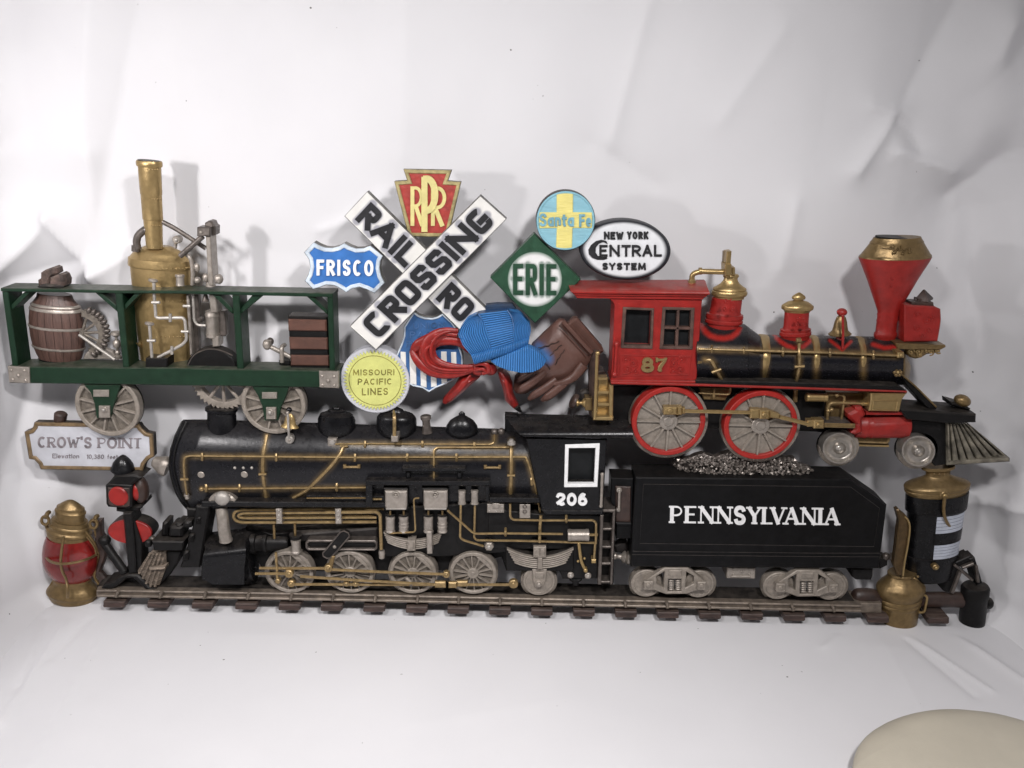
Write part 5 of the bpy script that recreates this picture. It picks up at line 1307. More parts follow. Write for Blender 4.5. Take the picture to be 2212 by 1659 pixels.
M = Mesh()
for x, y in ((138,878),(152,1048)): plate('', L2, rect(x-32,y-42,x+32,y+42), 22, 4, 'bright_silver', None, 1, M=M)
M.link('door_hinges', lco)
M = Mesh()
for dx in (14, 60): tube('', PX, [(p[0]+dx*K8, p[1], 8+26*math.sin(math.pi*(.06+.84*k/7))**.8) for k, p in enumerate(LA)], 9*K8, 20, 'matt_black', None, M=M, n=6, curve=True)
M.link('smokebox_ring', lco)
lathe('headlight', L1, (1440,925), (1610,995), [(0,34),(.06,58),(.3,80),(.55,100),(.6,108),(.9,116),(1,112)], 14, 'silver', lco, df=.8, n=30)
lathe('chimney', L2, (640,175), (655,495), [(0,150),(.02,172),(.10,174),(.14,158),(.2,154),(.9,158),(.97,172),(1,190)], 13, 'black', lco, df=.7, n=40)
# bell
M = Mesh(); lathe('', L2, (1385,395), (1390,245), [(0,88),(.03,98),(.1,92),(.25,66),(.6,56),(.85,40),(1,14)], 40, 'gold', None, M=M, n=24, df=.6)
tube('', L2, [(1363,240,50),(1372,420,50),(1378,510,46)], 14, 48, 'bright_silver', None, M=M, n=8); ball('', L2, (1362,235), 22, 50, 'silver', None, M=M, n=8); ball('', L2, (1378,205), 32, 40, 'black', None, M=M, n=10)
disc('', L2, (1378,537), 46, d_at(L2,(1378,537))+5, 10, 'bright_silver', None, 1.2, M=M); rivet(L2, (1378,537), 16, d_at(L2,(1378,537))+5, 'silver', M); M.link('bell', lco)
# domes on the boiler
def bdome(T, cx, cy0, cy1, prof):
    return lathe('sand_dome', T, (cx,cy0), (cx,cy1), prof, 12, 'black', lco, df=.62, n=40)
bdome(L2, 1895, 515, 165, [(0,165),(.1,195),(.35,206),(.6,202),(.75,178),(.82,120),(.84,92),(.88,88),(.90,44),(.95,42),(.98,28),(1,6)])
bdome(L3, 778, 480, 120, [(0,150),(.1,190),(.3,214),(.55,220),(.7,212),(.8,180),(.86,110),(.88,84),(.94,66),(1,20)])
bdome(L3, 1490, 470, 165, [(0,120),(.12,160),(.3,180),(.5,168),(.68,128),(.8,70),(.86,36),(.93,34),(1,10)])
tube('dome_strap', L3, [(745,165,26),(755,210,38),(755,440,44)], 20, 40, 'pipe_gold', lco, n=8, flat=.6)
box('strap_foot', L3, 718, 438, 794, 502, 46, 20, 'silver', lco, 1)
lathe('whistle', L3, (1112,400), (1094,208), [(0,60),(.3,46),(.6,42),(.75,46),(.78,58),(.95,60),(1,50)], 16, 'gunmetal', lco, df=.8, n=22)
M = Mesh()
for c in ((1845,392),(1918,385)): ball('', L3, c, 38, 14, 'gunmetal', None, M=M, ry=42)
M.link('valve_knobs', lco)
# walkways
M = Mesh(); plate('', L2, [(425,1205),(2212,1215),(2670,1225),(2670,1275),(2212,1272),(420,1262)], 47, 2, 'black', None, 1, M=M)
plate('', L2, [(1560,1140),(2670,1148),(2670,1205),(1590,1190)], 43, 4, 'black', None, 1, M=M); tube('', PX, multi([(L2,[(1570,1165,45),(2212,1162,45)]),(L3,[(440,1115,45)])]), 9*K8, 45, 'brass', None, M=M, n=6)
M.link('running_board', lco)
M = Mesh(); plate('', L3, [(440,922),(1792,930),(1790,978),(440,972)], 53, 2, 'black', None, 1, M=M); plate('', L3, [(440,970),(512,972),(512,1180),(490,1212),(440,1205)], 52, 2, 'black', None, 1, M=M); plate('', L3, [(1742,976),(1788,976),(1786,1150),(1742,1150)], 51, 2, 'black', None, 1, M=M)
M.link('running_board', lco)
M = Mesh(); plate('', L3, [(838,782),(1527,788),(1525,826),(838,822)], 51, 4, 'black', None, 1, M=M)
for x in (905, 1462): box('', L3, x-24, 824, x+24, 925, 46, 4, 'black', None, 1, M=M)
M.link('pump_shelf', lco)
plate('running_board', L3, [(1786,1105),(2330,1112),(2345,1165),(1786,1160)], 47, 2, 'black', lco, 1)
# air pumps
for x0, x1 in ((632,905),(1052,1345)):
    M = Mesh(); plate('', L3, [(x0,1002),(x1-10,1002),(x1,1060),(x1-8,1250),(x0+14,1250)], 46, 4, 'matt_black', None, 1.5, M=M)
    cx = (x0+x1)/2; plate('', L3, [(x0+18,1036),(x1-14,1036),(x1-14,1200),(x1-22,1238),(x0+30,1238),(x0+20,1200)], 51, 44, 'silver', None, 1.6, M=M)
    tube('', L3, [(x0+34,1226),(x1-26,1226)], 11, 51, 'bright_silver', None, M=M, n=6)
    disc('', L3, (cx,1076), 36, 53, 50, 'silver', None, .6, M=M, hole=22); rivet(L3, (cx,1076), 14, 52, 'silver', M); M.link('air_pump', lco)
for cx, rings in ((710,0),(856,1),(1125,0),(1277,1)):
    M = Mesh(); pr = [(0,40),(.02,50),(.12,53),(.16,50)]
    if rings: pr += [(.38,50),(.40,55),(.46,55),(.48,50),(.58,50),(.60,55),(.66,55),(.68,50)]
    pr += [(.86,50),(.88,54),(.96,54),(1,42)]
    lathe('', L3, (cx,1305), (cx,1482), pr, 40, 'silver', None, M=M, n=22, df=.8); lathe('', L3, (cx,1282), (cx,1308), [(0,56),(1,54)], 38, 'matt_black', None, M=M, n=18, df=.8)
    tube('', L3, [(cx,1230),(cx,1300)], 12, 40, 'brass', None, M=M, n=8); M.link('pump_cylinder', lco)
for cx in (1490,1628):
    lathe('oil_cup', L3, (cx,1020), (cx,1175), [(0,34),(.03,42),(.2,42),(.22,38),(.84,38),(.88,44),(.97,44),(1,30)], 42, 'silver', lco, df=.8, n=20)
def gpipe(path, r=13, d=44, name='steam_pipe', m='pipe_gold', par=lco):
    M = Mesh(); tube('', PX, path, r*K8, d, m, None, M=M, n=8, bend=4); return M.link(name, par)
gpipe([L3(1478,1170),L3(1470,1535),L3(1500,1565),L3(1725,1632)]); gpipe(multi([(L3,[(1632,1170),(1624,1540),(1650,1568),(1985,1572)]),(L4,[(400,1572),(1300,1597)])]), d=40)
gpipe(multi([(L3,[(1330,1240),(1605,1482),(1645,1497),(1950,1492)]),(L4,[(930,1500)])]), d=46); gpipe([L3(1025,1108),L3(965,1112),L3(985,1478),L3(700,1492)], 10)
gpipe(multi([(L3,[(2015,1170),(2015,1312),(2045,1345)]),(L4,[(700,1352),(1262,1350),(1292,1382),(1288,1600)]),(C2,[(1226,505),(1212,685)])]), d=42)
gpipe(multi([(L4,[(690,1300),(680,1420),(676,1590)])]), 18, d=41)
gpipe(multi([(L3,[(510,1120),(620,1120)])]), 12)
M = Mesh()
for T, c in ((L3,(1965,1482)),(L4,(305,1490)),(L4,(967,1345))): tube('', T, [(c[0],c[1]-45,42),(c[0],c[1],49),(c[0],c[1]+25,44)], 15, 46, 'pipe_gold', None, M=M, n=8)
M.link('pipe_clamps', lco)
# cooling coil
def coil(path, r=15, d=36): gpipe(path, r, d, 'cooling_pipe')
coil(multi([(B3,[(2412,118),(860,130),(790,150),(768,195),(790,245),(860,268),(2330,262)])]), 18, 34)
coil(multi([(B3,[(2200,160),(900,168),(838,180),(822,196),(838,214),(900,222),(2330,214)])]), 15, 37)
coil(multi([(B4,[(0,160),(560,152),(600,185),(612,560)])]), 19, 40)
coil(multi([(B3,[(870,192),(2300,188)])]), 10, 31)
for T, x0 in ((B3,1230),(B3,1876)):
    M = Mesh(); plate('', T, [(x0,122),(x0+66,118),(x0+70,286),(x0+6,288)], 43, 30, 'silver', None, .8, M=M)
    for y in (142,192,242): rivet(T, (x0+36,y), 14, 43, 'bright_silver', M)
    M.link('coil_strap', lco)
lathe('pipe_nut', B4, (617,572), (618,652), [(0,30),(.3,36),(.5,36),(.6,32),(1,32)], 40, 'silver', lco, n=14)
# main steam pipe
M = Mesh(); ball('', L2, (652,1168), 86, 44, 'bright_silver', None, ry=84, dr=60, M=M); M.use('silver'); slab(M, [circle(L2, (650,1250), 165, 44, 24, 150, 0, math.pi)], 44, 10, 2)
for a in (20,55,90,125,160): rivet(L2, (650+math.cos(math.radians(a))*138,1250-math.sin(math.radians(a))*140), 14, 44, 'silver', M)
M.link('steam_pipe_head', lco)
M = Mesh(); k = 0; limb(M.use('silver'), B3, [(640,110,34,62),(655,220,38,64),(668,340,40,65),(690,455,42,66)], n=20); limb(M, B3, [(688,448,42,70),(691,462,42,72),(692,470,42,68)], n=20); M.link('steam_pipe', lco)
# cylinder block
M = Mesh(); patch('', [B3(450,470), B3(462,560), B3(440,640), B3(425,760), B3(430,880), B3(540,945)], [B3(890,420), B3(905,540), B3(905,640), B3(890,760), B3(890,880), B3(890,945)], 8, 24, lambda u, v: 26+24*math.sin(min(1, v*2.6)*math.pi/2), 'black', None, 2, M=M)
M.link('cylinder', lco)
lathe('cylinder_flange', B3, (878,700), (1000,690), [(0,240),(.1,262),(.35,264),(.45,240),(.6,226),(.7,236),(.9,232),(1,190)], 18, 'black', lco, df=.62, n=40)
M = Mesh(); lathe('', B3, (820,500), (1375,500), [(0,88),(.25,92),(.27,112),(.36,112),(.38,92),(.5,94),(.52,104),(.58,104),(.6,84),(.93,84),(1,60)], 20, 'matt_black', None, df=.8, M=M, n=30); M.link('valve_chest', lco)
tube('cock', B3, [(465,790),(465,880)], 40, 34, 'matt_black', lco)
# frame and running gear
fr = plate('frame', B3, [(900,330),(1060,350),(1180,400),(1450,370),(2150,300),(3000,120),(4212,100),(4800,150),(4780,870),(4360,880),(4330,800),(3740,790),(3690,640),(3300,780),(2900,800),(1100,800),(980,600)], 10, 0, 'matt_black', lco, .8)
plate('frame_side', B4, [(590,120),(1750,60),(2240,50),(2250,560),(1900,600),(1300,640),(640,640),(600,560)], 30, 6, 'matt_black', lco, 1)
plate('frame_side', C2, [(60,120),(600,180),(1280,190),(1250,880),(870,885),(840,800),(980,560),(280,560),(60,560)], 32, 4, 'matt_black', lco, 1)
plate('frame_top', B3, [(1420,400),(2340,330),(2360,480),(1420,480)], 26, 2, 'side_black', lco, 2)
M = Mesh(); M.use('gunmetal')
sl0 = [(1585,462),(2310,466),(2338,490),(2340,555),(2310,580),(1585,576),(1555,548),(1553,490)]; sl1 = [(1600,486),(2300,490),(2318,505),(2318,546),(2300,560),(1600,556),(1578,540),(1578,500)]
slab(M, [xz(B3, sl0, 38), xz(B3, sl1, 38)], 38, 26, .8); M.use('matt_black'); slab(M, [xz(B3, sl0, 33)], 33, 24, .3); M.link('slide_bar', lco)
M = Mesh(); plate('', B3, [(1745,600),(1775,570),(1935,375),(1975,360),(2025,385),(2035,420),(1890,590),(1830,655),(1790,660),(1750,635)], 41, 34, 'matt_black', None, 1, M=M)
tube('', B3, [(1745,600,41),(1775,570,41),(1935,375,41),(1975,360,41),(2025,385,41),(2035,420,41),(1890,590,41),(1830,655,41),(1790,660,41),(1750,635,41)], 8, 41, 'gunmetal', None, M=M, n=6, closed=True); rivet(B3, (1872,535), 20, 42, 'silver', M); M.link('expansion_link', lco)
M = Mesh(); lathe('', B3, (1450,455), (1458,598), [(0,46),(.03,54),(.14,54),(.2,50),(.8,50),(.84,56),(.95,54),(1,44)], 38, 'silver', None, M=M, n=20); lathe('', B3, (1450,400), (1450,458), [(0,70),(.5,64),(1,58)], 34, 'matt_black', None, M=M, n=16); tube('', B3, [(1440,285),(1445,410)], 14, 36, 'brass', None, M=M, n=8); M.link('lubricator', lco)
tube('gold_stay', B3, [(1213,285),(1218,440)], 15, 30, 'brass', lco, n=8)
for c, ph in (((1380,815),.1),((2040,815),.25),((2725,824),.1),((3380,828),.3)):
    spoked('driving_wheel', B3, c, 256, lco, 36, 8, .84, 'wheel_silver', 'wheel_silver', 14, .25, .045, flange=1.06, phase=ph, fl_d=22, mweb='wheel_dark', weight=(math.radians(8), math.radians(82)), capr=.3)
MG = 'pipe_gold'
def rod(name, T, parts, tubes, joints, d):
    M = Mesh()
    for t in tubes: tube('', T, t, 17, d, MG, None, M=M, n=8, flat=.7)
    for r in parts: plate('', T, rect(*r), d+2, d-3, MG, None, 1.4, M=M)
    for c, r in joints: disc('', T, c, r, d+2.4, d-4, MG, None, 1, M=M, n=22); disc('', T, c, r*.4, d+4, d, MG, None, .6, M=M, n=14)
    return M.link(name, lco)
rod('valve_rod', B3, [], [[(1055,766),(1770,768)],[(1800,780),(2360,806),(3060,832)]], [((1800,778),46),((3088,846),38)], 43)
rod('main_rod', B3, [(2965,920,3082,985)], [[(1010,826),(1340,826)],[(1500,856),(2230,905),(2980,945)]], [((1372,836),48)], 46)
rod('side_rod', B3, [(3112,925,3202,990),(3204,914,3320,974)], [[(1420,942),(2980,946)],[(3315,946),(3790,946)]], [((1396,942),42),((2000,940),36),((2100,942),36),((3820,946),52)], 41)
M = Mesh(); tube('', B3, [(1234,596),(1252,905)], 15, 44, MG, None, M=M, n=8); disc('', B3, (1252,916), 28, 47, 40, MG, None, .8, M=M); M.link('drop_link', lco)
plate('radius_arm', B3, [(1800,745),(1850,755),(1878,640),(1840,640),(1815,690)], 44, 40, 'brass', lco, 1)
M = Mesh(); limb(M.use('wheel_silver'), B4, [(880,870,40,20),(930,920,41,22),(940,945,41,24)]); M.link('crank', lco)
# springs
def spring(T, x0, x1, ye, ym, n, dy, shrink, d, name='leaf_spring'):
    M = Mesh()
    for k in range(n):
        a, b = x0+shrink*k, x1-shrink*k; e = ye+dy*k
        ym_ = ym+dy*k
        xm, hf = (x0+x1)/2, (x1-x0)/2
        pts = [(a+(b-a)*i/16, ym_-(ym-ye)*((a+(b-a)*i/16-xm)/hf)**2) for i in range(17)]
        hw = dy*.36
        plate('', T, [(x, y-hw) for x, y in pts]+[(x, y+hw) for x, y in pts[::-1]], d-.25*k, d-6, 'wheel_silver', None, .8, M=M)
    return M.link(name, lco)
spring(B4, 636, 1275, 385, 478, 5, 20, 10, 40)
M = Mesh(); plate('', B4, rect(893,470,982,582), 44, 30, 'wheel_silver', None, 1, M=M); plate('', B4, rect(912,490,962,560), 45, 43, 'wheel_silver', None, .6, M=M); M.link('spring_buckle', lco)
plate('hanger', B4, [(1103,370),(1160,370),(1166,612),(1110,614)], 47, 30, 'silver', lco, .8)
plate('truck_frame', C2, [(250,540),(540,640),(700,640),(990,545),(995,800),(258,796)], 36, 4, 'matt_black', lco, 1.2)
spring(C2, 266, 992, 565, 662, 6, 21, 16, 42)
M = Mesh(); plate('', C2, rect(555,538,692,655), 46, 30, 'wheel_silver', None, 1, M=M); plate('', C2, rect(575,556,618,636), 47.5, 45, 'wheel_silver', None, .6, M=M); plate('', C2, rect(630,556,672,636), 47.5, 45, 'wheel_silver', None, .6, M=M); plate('', C2, rect(600,655,652,782), 45, 30, 'wheel_silver', None, .8, M=M); M.link('spring_buckle', lco)
box('spring_seat', C2, 540, 478, 700, 542, 40, 10, 'matt_black', lco, 1)
M = Mesh(); disc('', C2, (615,912), 178, 34, 24, 'wheel_silver', None, 1.2, M=M, n=44); disc('', C2, (615,912), 150, 34.8, 33, 'wheel_silver', None, .5, M=M, n=40, hole=142); disc('', C2, (615,912), 200, 24, 4, 'wheel_silver', None, 1, M=M, n=44)
plate('', C2, [(540,780),(700,780),(690,900),(668,960),(640,990),(595,990),(565,960),(550,900)], 38, 30, 'wheel_silver', None, 1, M=M); disc('', C2, (614,945), 44, 40, 36, 'wheel_silver', None, 1, M=M); rivet(C2, (614,950), 30, 40, 'silver', M)
plate('', C2, rect(575,815,665,878), 39.5, 36, 'wheel_silver', None, .6, M=M); M.link('trailing_wheel', lco)
lathe('air_tank', C2, (926,405), (1160,405), [(0,50),(.01,66),(.13,68),(.15,64),(.83,64),(.85,68),(.98,66),(1,50)], 40, 'silver', lco, n=26)
M = Mesh(); tube('', C2, [(1045,475),(1072,690),(1130,805)], 18, 40, 'gold', None, M=M, n=8); tube('', C2, [(1160,402),(1255,402)], 16, 40, MG, None, M=M, n=8)
for c in ((1040,690),(1110,660)): ball('', C2, c, 16, 40, 'gold', None, M=M, n=8)
disc('', C2, (1124,800), 22, 44, 36, 'gold', None, .8, M=M); box('', C2, 1188, 675, 1236, 716, 44, 30, 'gold', None, .8, M=M); M.link('brake_rod', lco)
M = Mesh()
for c in ((960,850),(1150,856)): disc('', C2, c, 36, 35, 20, 'silver', None, 1, M=M); rivet(C2, c, 20, 35, 'bright_silver', M)
M.link('frame_bolts', lco)
plate('hanger_block', C2, [(940,880),(1090,880),(1075,915),(1050,930),(1045,968),(985,968),(975,920),(950,910)], 28, 4, 'matt_black', lco, 2)
M = Mesh(); plate('', L4, rect(105,1175,290,1272), 42, 20, 'silver', None, .8, M=M); plate('', L4, rect(165,1170,235,1222), 44, 40, 'silver', None, .6, M=M)
for c in ((130,1250),(200,1250),(262,1248),(125,1200),(268,1200)): rivet(L4, c, 10, 42, 'bright_silver', M)
M.link('name_plate', lco)
M = Mesh(); plate('', L4, rect(458,1178,576,1332), 42, 20, 'silver', None, .8, M=M)
for y in (1205,1262): disc('', L4, (515,y), 24, 43.2, 41, 'gunmetal', None, .4, M=M, hole=14)
M.link('gauge_plate', lco)
M = Mesh(); disc('', B4, (1785,538), 52, 44, 28, 'silver', None, 1, M=M, n=6); rivet(B4, (1785,538), 26, 44, 'bright_silver', M); M.link('hex_nut', lco)
# cab
wo = [(955,530),(1333,516),(1306,990),(944,992)]; wi = [(994,566),(1288,564),(1271,955),(982,955)]
plate('cab', L4, [(528,462),(1410,472),(1386,880),(1370,1285),(718,1290),(660,1090)], 41, 0, 'black', lco, 1, holes=[wi])
plate('window_frame', L4, wo, 42.4, 36, 'white', lco, .4, holes=[wi]); plate('window_pane', L4, wo, 27, 25, 'glass_black', lco, .1)
plate('cab_skirt', L4, [(690,1240),(1372,1248),(1370,1295),(745,1298)], 43, 4, 'black', lco, 1.5)
patch('cab_roof', [L4(300,206), L4(360,300), L4(440,400), L4(486,432)], [L4(1560,232), L4(1690,350), L4(1692,430), L4(1690,462)], 24, 12, lambda u, v: 6+40*math.sin(v*math.pi/2), 'black', lco, 0)
plate('roof_end', L4, [(298,204),(440,210),(478,300),(492,440),(298,452)], 12, 0, 'black', lco, 2)
plate('roof_lip', L4, [(470,420),(1692,448),(1690,470),(500,446)], 47, 4, 'black', lco, 1)
text('206', L4, (848,1194), (1198,1194), (850,1060), 43.4, 40.5, 'white', lco, wt=.23, gap=.14, name='numeral')
M = Mesh(); tube('', L4, [(1360,855),(1346,1190)], 16, 46, 'silver', None, M=M, n=8)
for c in ((1360,850),(1345,1195)): ball('', L4, c, 22, 45, 'silver', None, M=M, n=10)
M.link('handrail', lco)
lathe('valve_cap', L4, (368,470), (370,520), [(0,22),(.4,26),(.5,44),(1,46)], 38, 'bright_silver', lco, n=16)
# ladder
M = Mesh(); plate('', C2, [(1285,185),(1440,140),(1425,945),(1255,945)], 20, 0, 'matt_black', None, .8, M=M); lad = M.link('ladder', lco)
plate('rail', C2, [(1282,190),(1318,190),(1292,948),(1255,948)], 40, 12, 'gunmetal', lco, .8); plate('rail', C2, [(1420,140),(1448,140),(1415,948),(1390,948)], 40, 12, 'gunmetal', lco, .8)
for y in (345,540,722,922): plate('rung', C2, rect(1290,y-12,1410,y+12), 36, 10, 'gunmetal', lco, .8)
plate('ladder_top', C2, [(1300,130),(1448,132),(1448,160),(1300,158)], 41, 4, 'gunmetal', lco, .8)
# front end
pil = plate('pilot_beam', C1, [(1265,640),(1612,645),(1600,745),(1285,745)], 36, 2, 'matt_black', lco, 1.5)
M = Mesh()
plate('', C1, [(1745,255),(1905,262),(1870,430),(1790,930),(1570,930),(1650,690),(1700,500)], 34, 2, 'matt_black', None, 2, M=M)
plate('', C1, [(1640,280),(1760,290),(1750,420),(1650,440)], 24, 2, 'matt_black', None, 2, M=M); M.link('smokebox_stay', lco)
M = Mesh()
for x0, y0, x1, y1, d in ((1590,425,1692,500,38),(1440,480,1600,600,30),(1360,435,1432,590,26),(1650,575,1715,660,40),(1590,760,1655,860,40),(1735,385,1790,460,38),(1500,450,1590,520,28)): plate('', C1, [(x0,y1),(x0+12,y0+14),(x0+34,y0),(x1,y0+6),(x1-4,y1)], d, 4, 'matt_black', None, 3, M=M)
ball('', C1, (1230,660), 42, 30, 'matt_black', None, M=M, ry=46); ball('', C1, (1270,610), 40, 22, 'gunmetal', None, M=M, ry=36); M.link('coupler', lco)
M = Mesh(); plate('', C1, [(1255,755),(1405,748),(1410,930),(1335,1135),(1235,1142),(1160,1060),(1095,980),(1180,850)], 30, 2, 'pilot_wood', None, 4, M=M); cw = M.link('pilot', lco)
for a, b in (((1250,770),(1130,990)),((1290,765),(1170,1040)),((1330,762),(1205,1100)),((1370,760),(1250,1130)),((1400,800),(1300,1130))): tube('pilot_slat', C1, [(*a,31),(*b,31)], 15, 31, 'pilot_wood', lco, n=6)
plate('pilot_step', C1, [(1230,930),(1405,925),(1405,955),(1230,965)], 38, 20, 'pilot_wood', lco, 2)
plate('pilot_side', C1, [(1400,745),(1590,745),(1560,850),(1470,1000),(1350,1130),(1335,1100),(1410,930)], 24, 2, 'matt_black', lco, 2)
# ---------------------------------------------------------------- tender
T0 = [B1(285,332), B1(2212,352), B2(580,246), B2(975,520), B2(890,1216), B1(232,1306)]
ten = plate('tender', PX, T0, 42, 1, 'tender_black', ROOT, 1.6, label='black coal tender with bold white serif lettering behind the black locomotive')
def lines(path, r=3.2, d=42.1, m='side_black'):
    tube('panel_line', PX, path, r*K8, d, m, ten, n=6, bend=0)
lines([B1(370,405), B1(2212,430), B2(580,326), B2(893,555), B2(832,975), B1(330,1050), B1(370,405)])
lines([B1(250,1136), B1(2212,1156), B2(895,1046)]); lines([B1(246,1172), B1(2212,1194), B2(893,1086)])
text('PENNSYLVANIA', PX, B1(658,828), B2(456,742), B1(662,645), 43.4, 41, 'white', ten, wt=.22, thin=.085, serif=True, gap=.19, widths={'V':.85,'A':.85,'Y':.8,'L':.58,'E':.62,'P':.68,'N':.85,'S':.62})
fp = plate('front_bulkhead', B1, [(20,338),(262,345),(245,1000),(72,1000),(75,700),(12,600)], 30, 1, 'tender_black', ten, 1)
plate('bulkhead_panel', B1, [(66,430),(232,436),(228,830),(70,835)], 32, 28, 'dark_brown', ten, 1)
M = Mesh(); tube('', B1, [(108,480),(102,690)], 14, 38, 'silver', None, M=M, n=8)
for c, r in (((106,476),30),((98,690),24)): disc('', B1, c, r, 37, 32, 'silver', None, .8, M=M); rivet(B1, c, 12, 38, 'bright_silver', M)
M.link('handrail', ten)
plate('bulkhead_step', B1, [(70,825),(238,830),(235,860),(75,855)], 36, 10, 'tender_black', ten, 1)
M = Mesh(); lathe('', B1, (45,1185), (215,1205), [(0,40),(.1,42),(.25,22),(.45,28),(.6,60),(.7,70),(.75,50),(.85,72),(1,74)], 18, 'silver', None, M=M, n=24); plate('', B1, [(50,1080),(130,1030),(190,1040),(215,1110),(200,1180),(60,1150)], 12, 1, 'side_black', None, 3, M=M); M.link('drawbar', ten)
for dx, dy in ((0,0),(1438,27)):
    def O(p): return [(x+dx, y+dy) for x, y in p]
    for c in ((402,1490),(975,1498)):
        M = Mesh(); c = (c[0]+dx, c[1]+dy); disc('', B1, c, 168, 34, 20, 'wheel_silver', None, 1.2, M=M, n=44); disc('', B1, c, 138, 34.6, 33, 'wheel_silver', None, .4, M=M, n=40, hole=131); disc('', B1, c, 190, 20, 11, 'wheel_silver', None, 1, M=M, n=44); disc('', B1, c, 182, 11.2, 1, 'matt_black', None, .5, M=M, n=40); disc('', B1, c, 56, 36, 33, 'wheel_silver', None, 1, M=M); M.link('wheel', ten)
    M = Mesh()
    plate('', B1, O([(600,1318),(858,1320),(1056,1478),(1052,1560),(955,1562),(840,1602),(615,1606),(475,1556),(376,1556),(378,1466)]), 42, 34, 'wheel_silver', None, 1, M=M,
          holes=[O([(512,1408),(602,1358),(590,1535),(512,1490)]), O([(640,1440),(786,1440),(782,1575),(634,1578)]), O([(838,1362),(922,1410),(920,1490),(828,1535)])])
    plate('', B1, O(rect(648,1345,786,1408)), 43.4, 41, 'wheel_silver', None, 1, M=M)
    for b in ((376,1466,476,1560),(958,1474,1052,1562)): plate('', B1, O(rect(*b)), 46, 38, 'wheel_silver', None, 1, M=M); disc('', B1, ((b[0]+b[2])/2+dx, (b[1]+b[3])/2+dy), 26, 47.5, 45, 'wheel_silver', None, .7, M=M)
    M.link('truck_frame', ten)
    for sx in (672, 748):
        M = Mesh()
        for k in range(6): ball('', B1, (sx+dx, 1452+dy+k*23), 36, 38, 'silver', None, ry=13, dr=22, M=M, n=10)
        M.link('coil_spring', ten)
M = Mesh(); plate('', B1, [(1282,1312),(1592,1318),(1586,1438),(1276,1434)], 30, 2, 'silver', None, 1.2, M=M)
for c in ((1345,1325),(1440,1356),(1520,1328),(1348,1385),(1520,1385)): rivet(B1, c, 14, 30, 'silver', M)
plate('', B1, rect(1325,1405,1535,1422), 31.5, 29, 'silver', None, .6, M=M); M.link('tool_box', ten)
plate('step', B2, [(597,1218),(826,1220),(822,1300),(806,1340),(640,1338),(595,1305)], 26, 2, 'matt_black', ten, 1.5)
M = Mesh(); plate('', B2, [(885,1100),(985,1110),(980,1180),(900,1220)], 20, 1, 'matt_black', None, 1, M=M)
for c, r in (((960,1080),46),((1040,1085),52),((1090,1120),40)): ball('', B2, c, r, 16, 'gunmetal', None, M=M, n=10)
M.link('coupling', ten)
# coal
HP = [(690,200),(735,142),(880,122),(930,95),(1000,70),(1080,92),(1155,115),(1215,85),(1310,52),(1420,75),(1600,110),(1850,110),(1960,125),(2025,118),(2062,190),(2140,215),(2215,228),(2218,262),(2100,300),(1800,328),(1400,326),(1100,305),(850,270),(720,232)]
M = Mesh(); dome('', B1, HP, lambda t: 12+10*math.sin(t*math.pi/2), 'gunmetal', None, 2, 6, cen=(1450,210), M=M); heap = M.link('coal_heap', ten)
def inside(p, poly):
    r = False; n = len(poly)
    for i in range(n):
        a, b = poly[i], poly[(i+1) % n]
        if (a[1] > p[1]) != (b[1] > p[1]) and p[0] < (b[0]-a[0])*(p[1]-a[1])/(b[1]-a[1])+a[0]: r = not r
    return r
random.seed(5); M = Mesh().use('coal'); cnt = 0
while cnt < 650:
    p = (random.uniform(680,2220), random.uniform(45,330))
    if not inside(p, HP): continue
    cnt += 1; r = random.uniform(12, 25); d = 17+10*min(1, (p[1]-50)/200)+random.uniform(-1.5, 3)
    o = S(*B1(*p), d); s = mm(*B1(*p), d)*K8*r
    pts = [Vector((random.gauss(0,1), random.gauss(0,1), random.gauss(0,1))).normalized() for _ in range(3)]
    base = [Vector(v) for v in ((1,0,0),(-1,0,0),(0,1,0),(0,-1,0),(0,0,1),(0,0,-1))]
    q = Matrix.Rotation(random.uniform(0,6.28), 3, pts[0])
    M.add([o+(q @ b)*s*random.uniform(.75,1.2) for b in base], [[0,2,4],[2,1,4],[1,3,4],[3,0,4],[2,0,5],[1,2,5],[3,1,5],[0,3,5]])
M.link('coal', ten, smooth=False, kind='stuff')
# ---------------------------------------------------------------- track
RL = [(208,1276),(400,1279),(700,1284),(1100,1293),(1500,1301),(1860,1309)]
def ry(x):
    for a, b in zip(RL, RL[1:]):
        if x <= b[0] or b is RL[-1]: return a[1]+(b[1]-a[1])*(x-a[0])/(b[0]-a[0])
def strip(dy0, dy1, d1, d0, m, name, parent, bev=.8, x0=208, x1=1862, label=None):
    xs = [x0+(x1-x0)*k/12 for k in range(13)]
    return plate(name, PX, [(x, ry(x)+dy0) for x in xs]+[(x, ry(x)+dy1) for x in xs[::-1]], d1, d0, m, parent, bev, label=label)
trk = strip(-6, 15, 30, -1, 'rail', 'track', ROOT, 1.0, 210, 1905, label='grey railroad track with brown wooden ties under the black locomotive')
strip(-14, -1, 28, -2, 'matt_black', 'track_bed', trk, 1.0, 250, 1850) if False else None
strip(-1, 3.5, 36, 10, 'rail', 'rail_head', trk, 1.0); strip(2, 10, 33, 10, 'rail', 'rail_web', trk, .5); strip(9.5, 14.5, 37, 10, 'rail', 'rail_foot', trk, 1.0)
xs = [210+(1846-210)*k/12 for k in range(13)]
plate('road_bed', PX, [(x, ry(x)-10) for x in xs]+[(x, ry(x)-5) for x in xs[::-1]], 26, -3, 'matt_black', trk, .3)
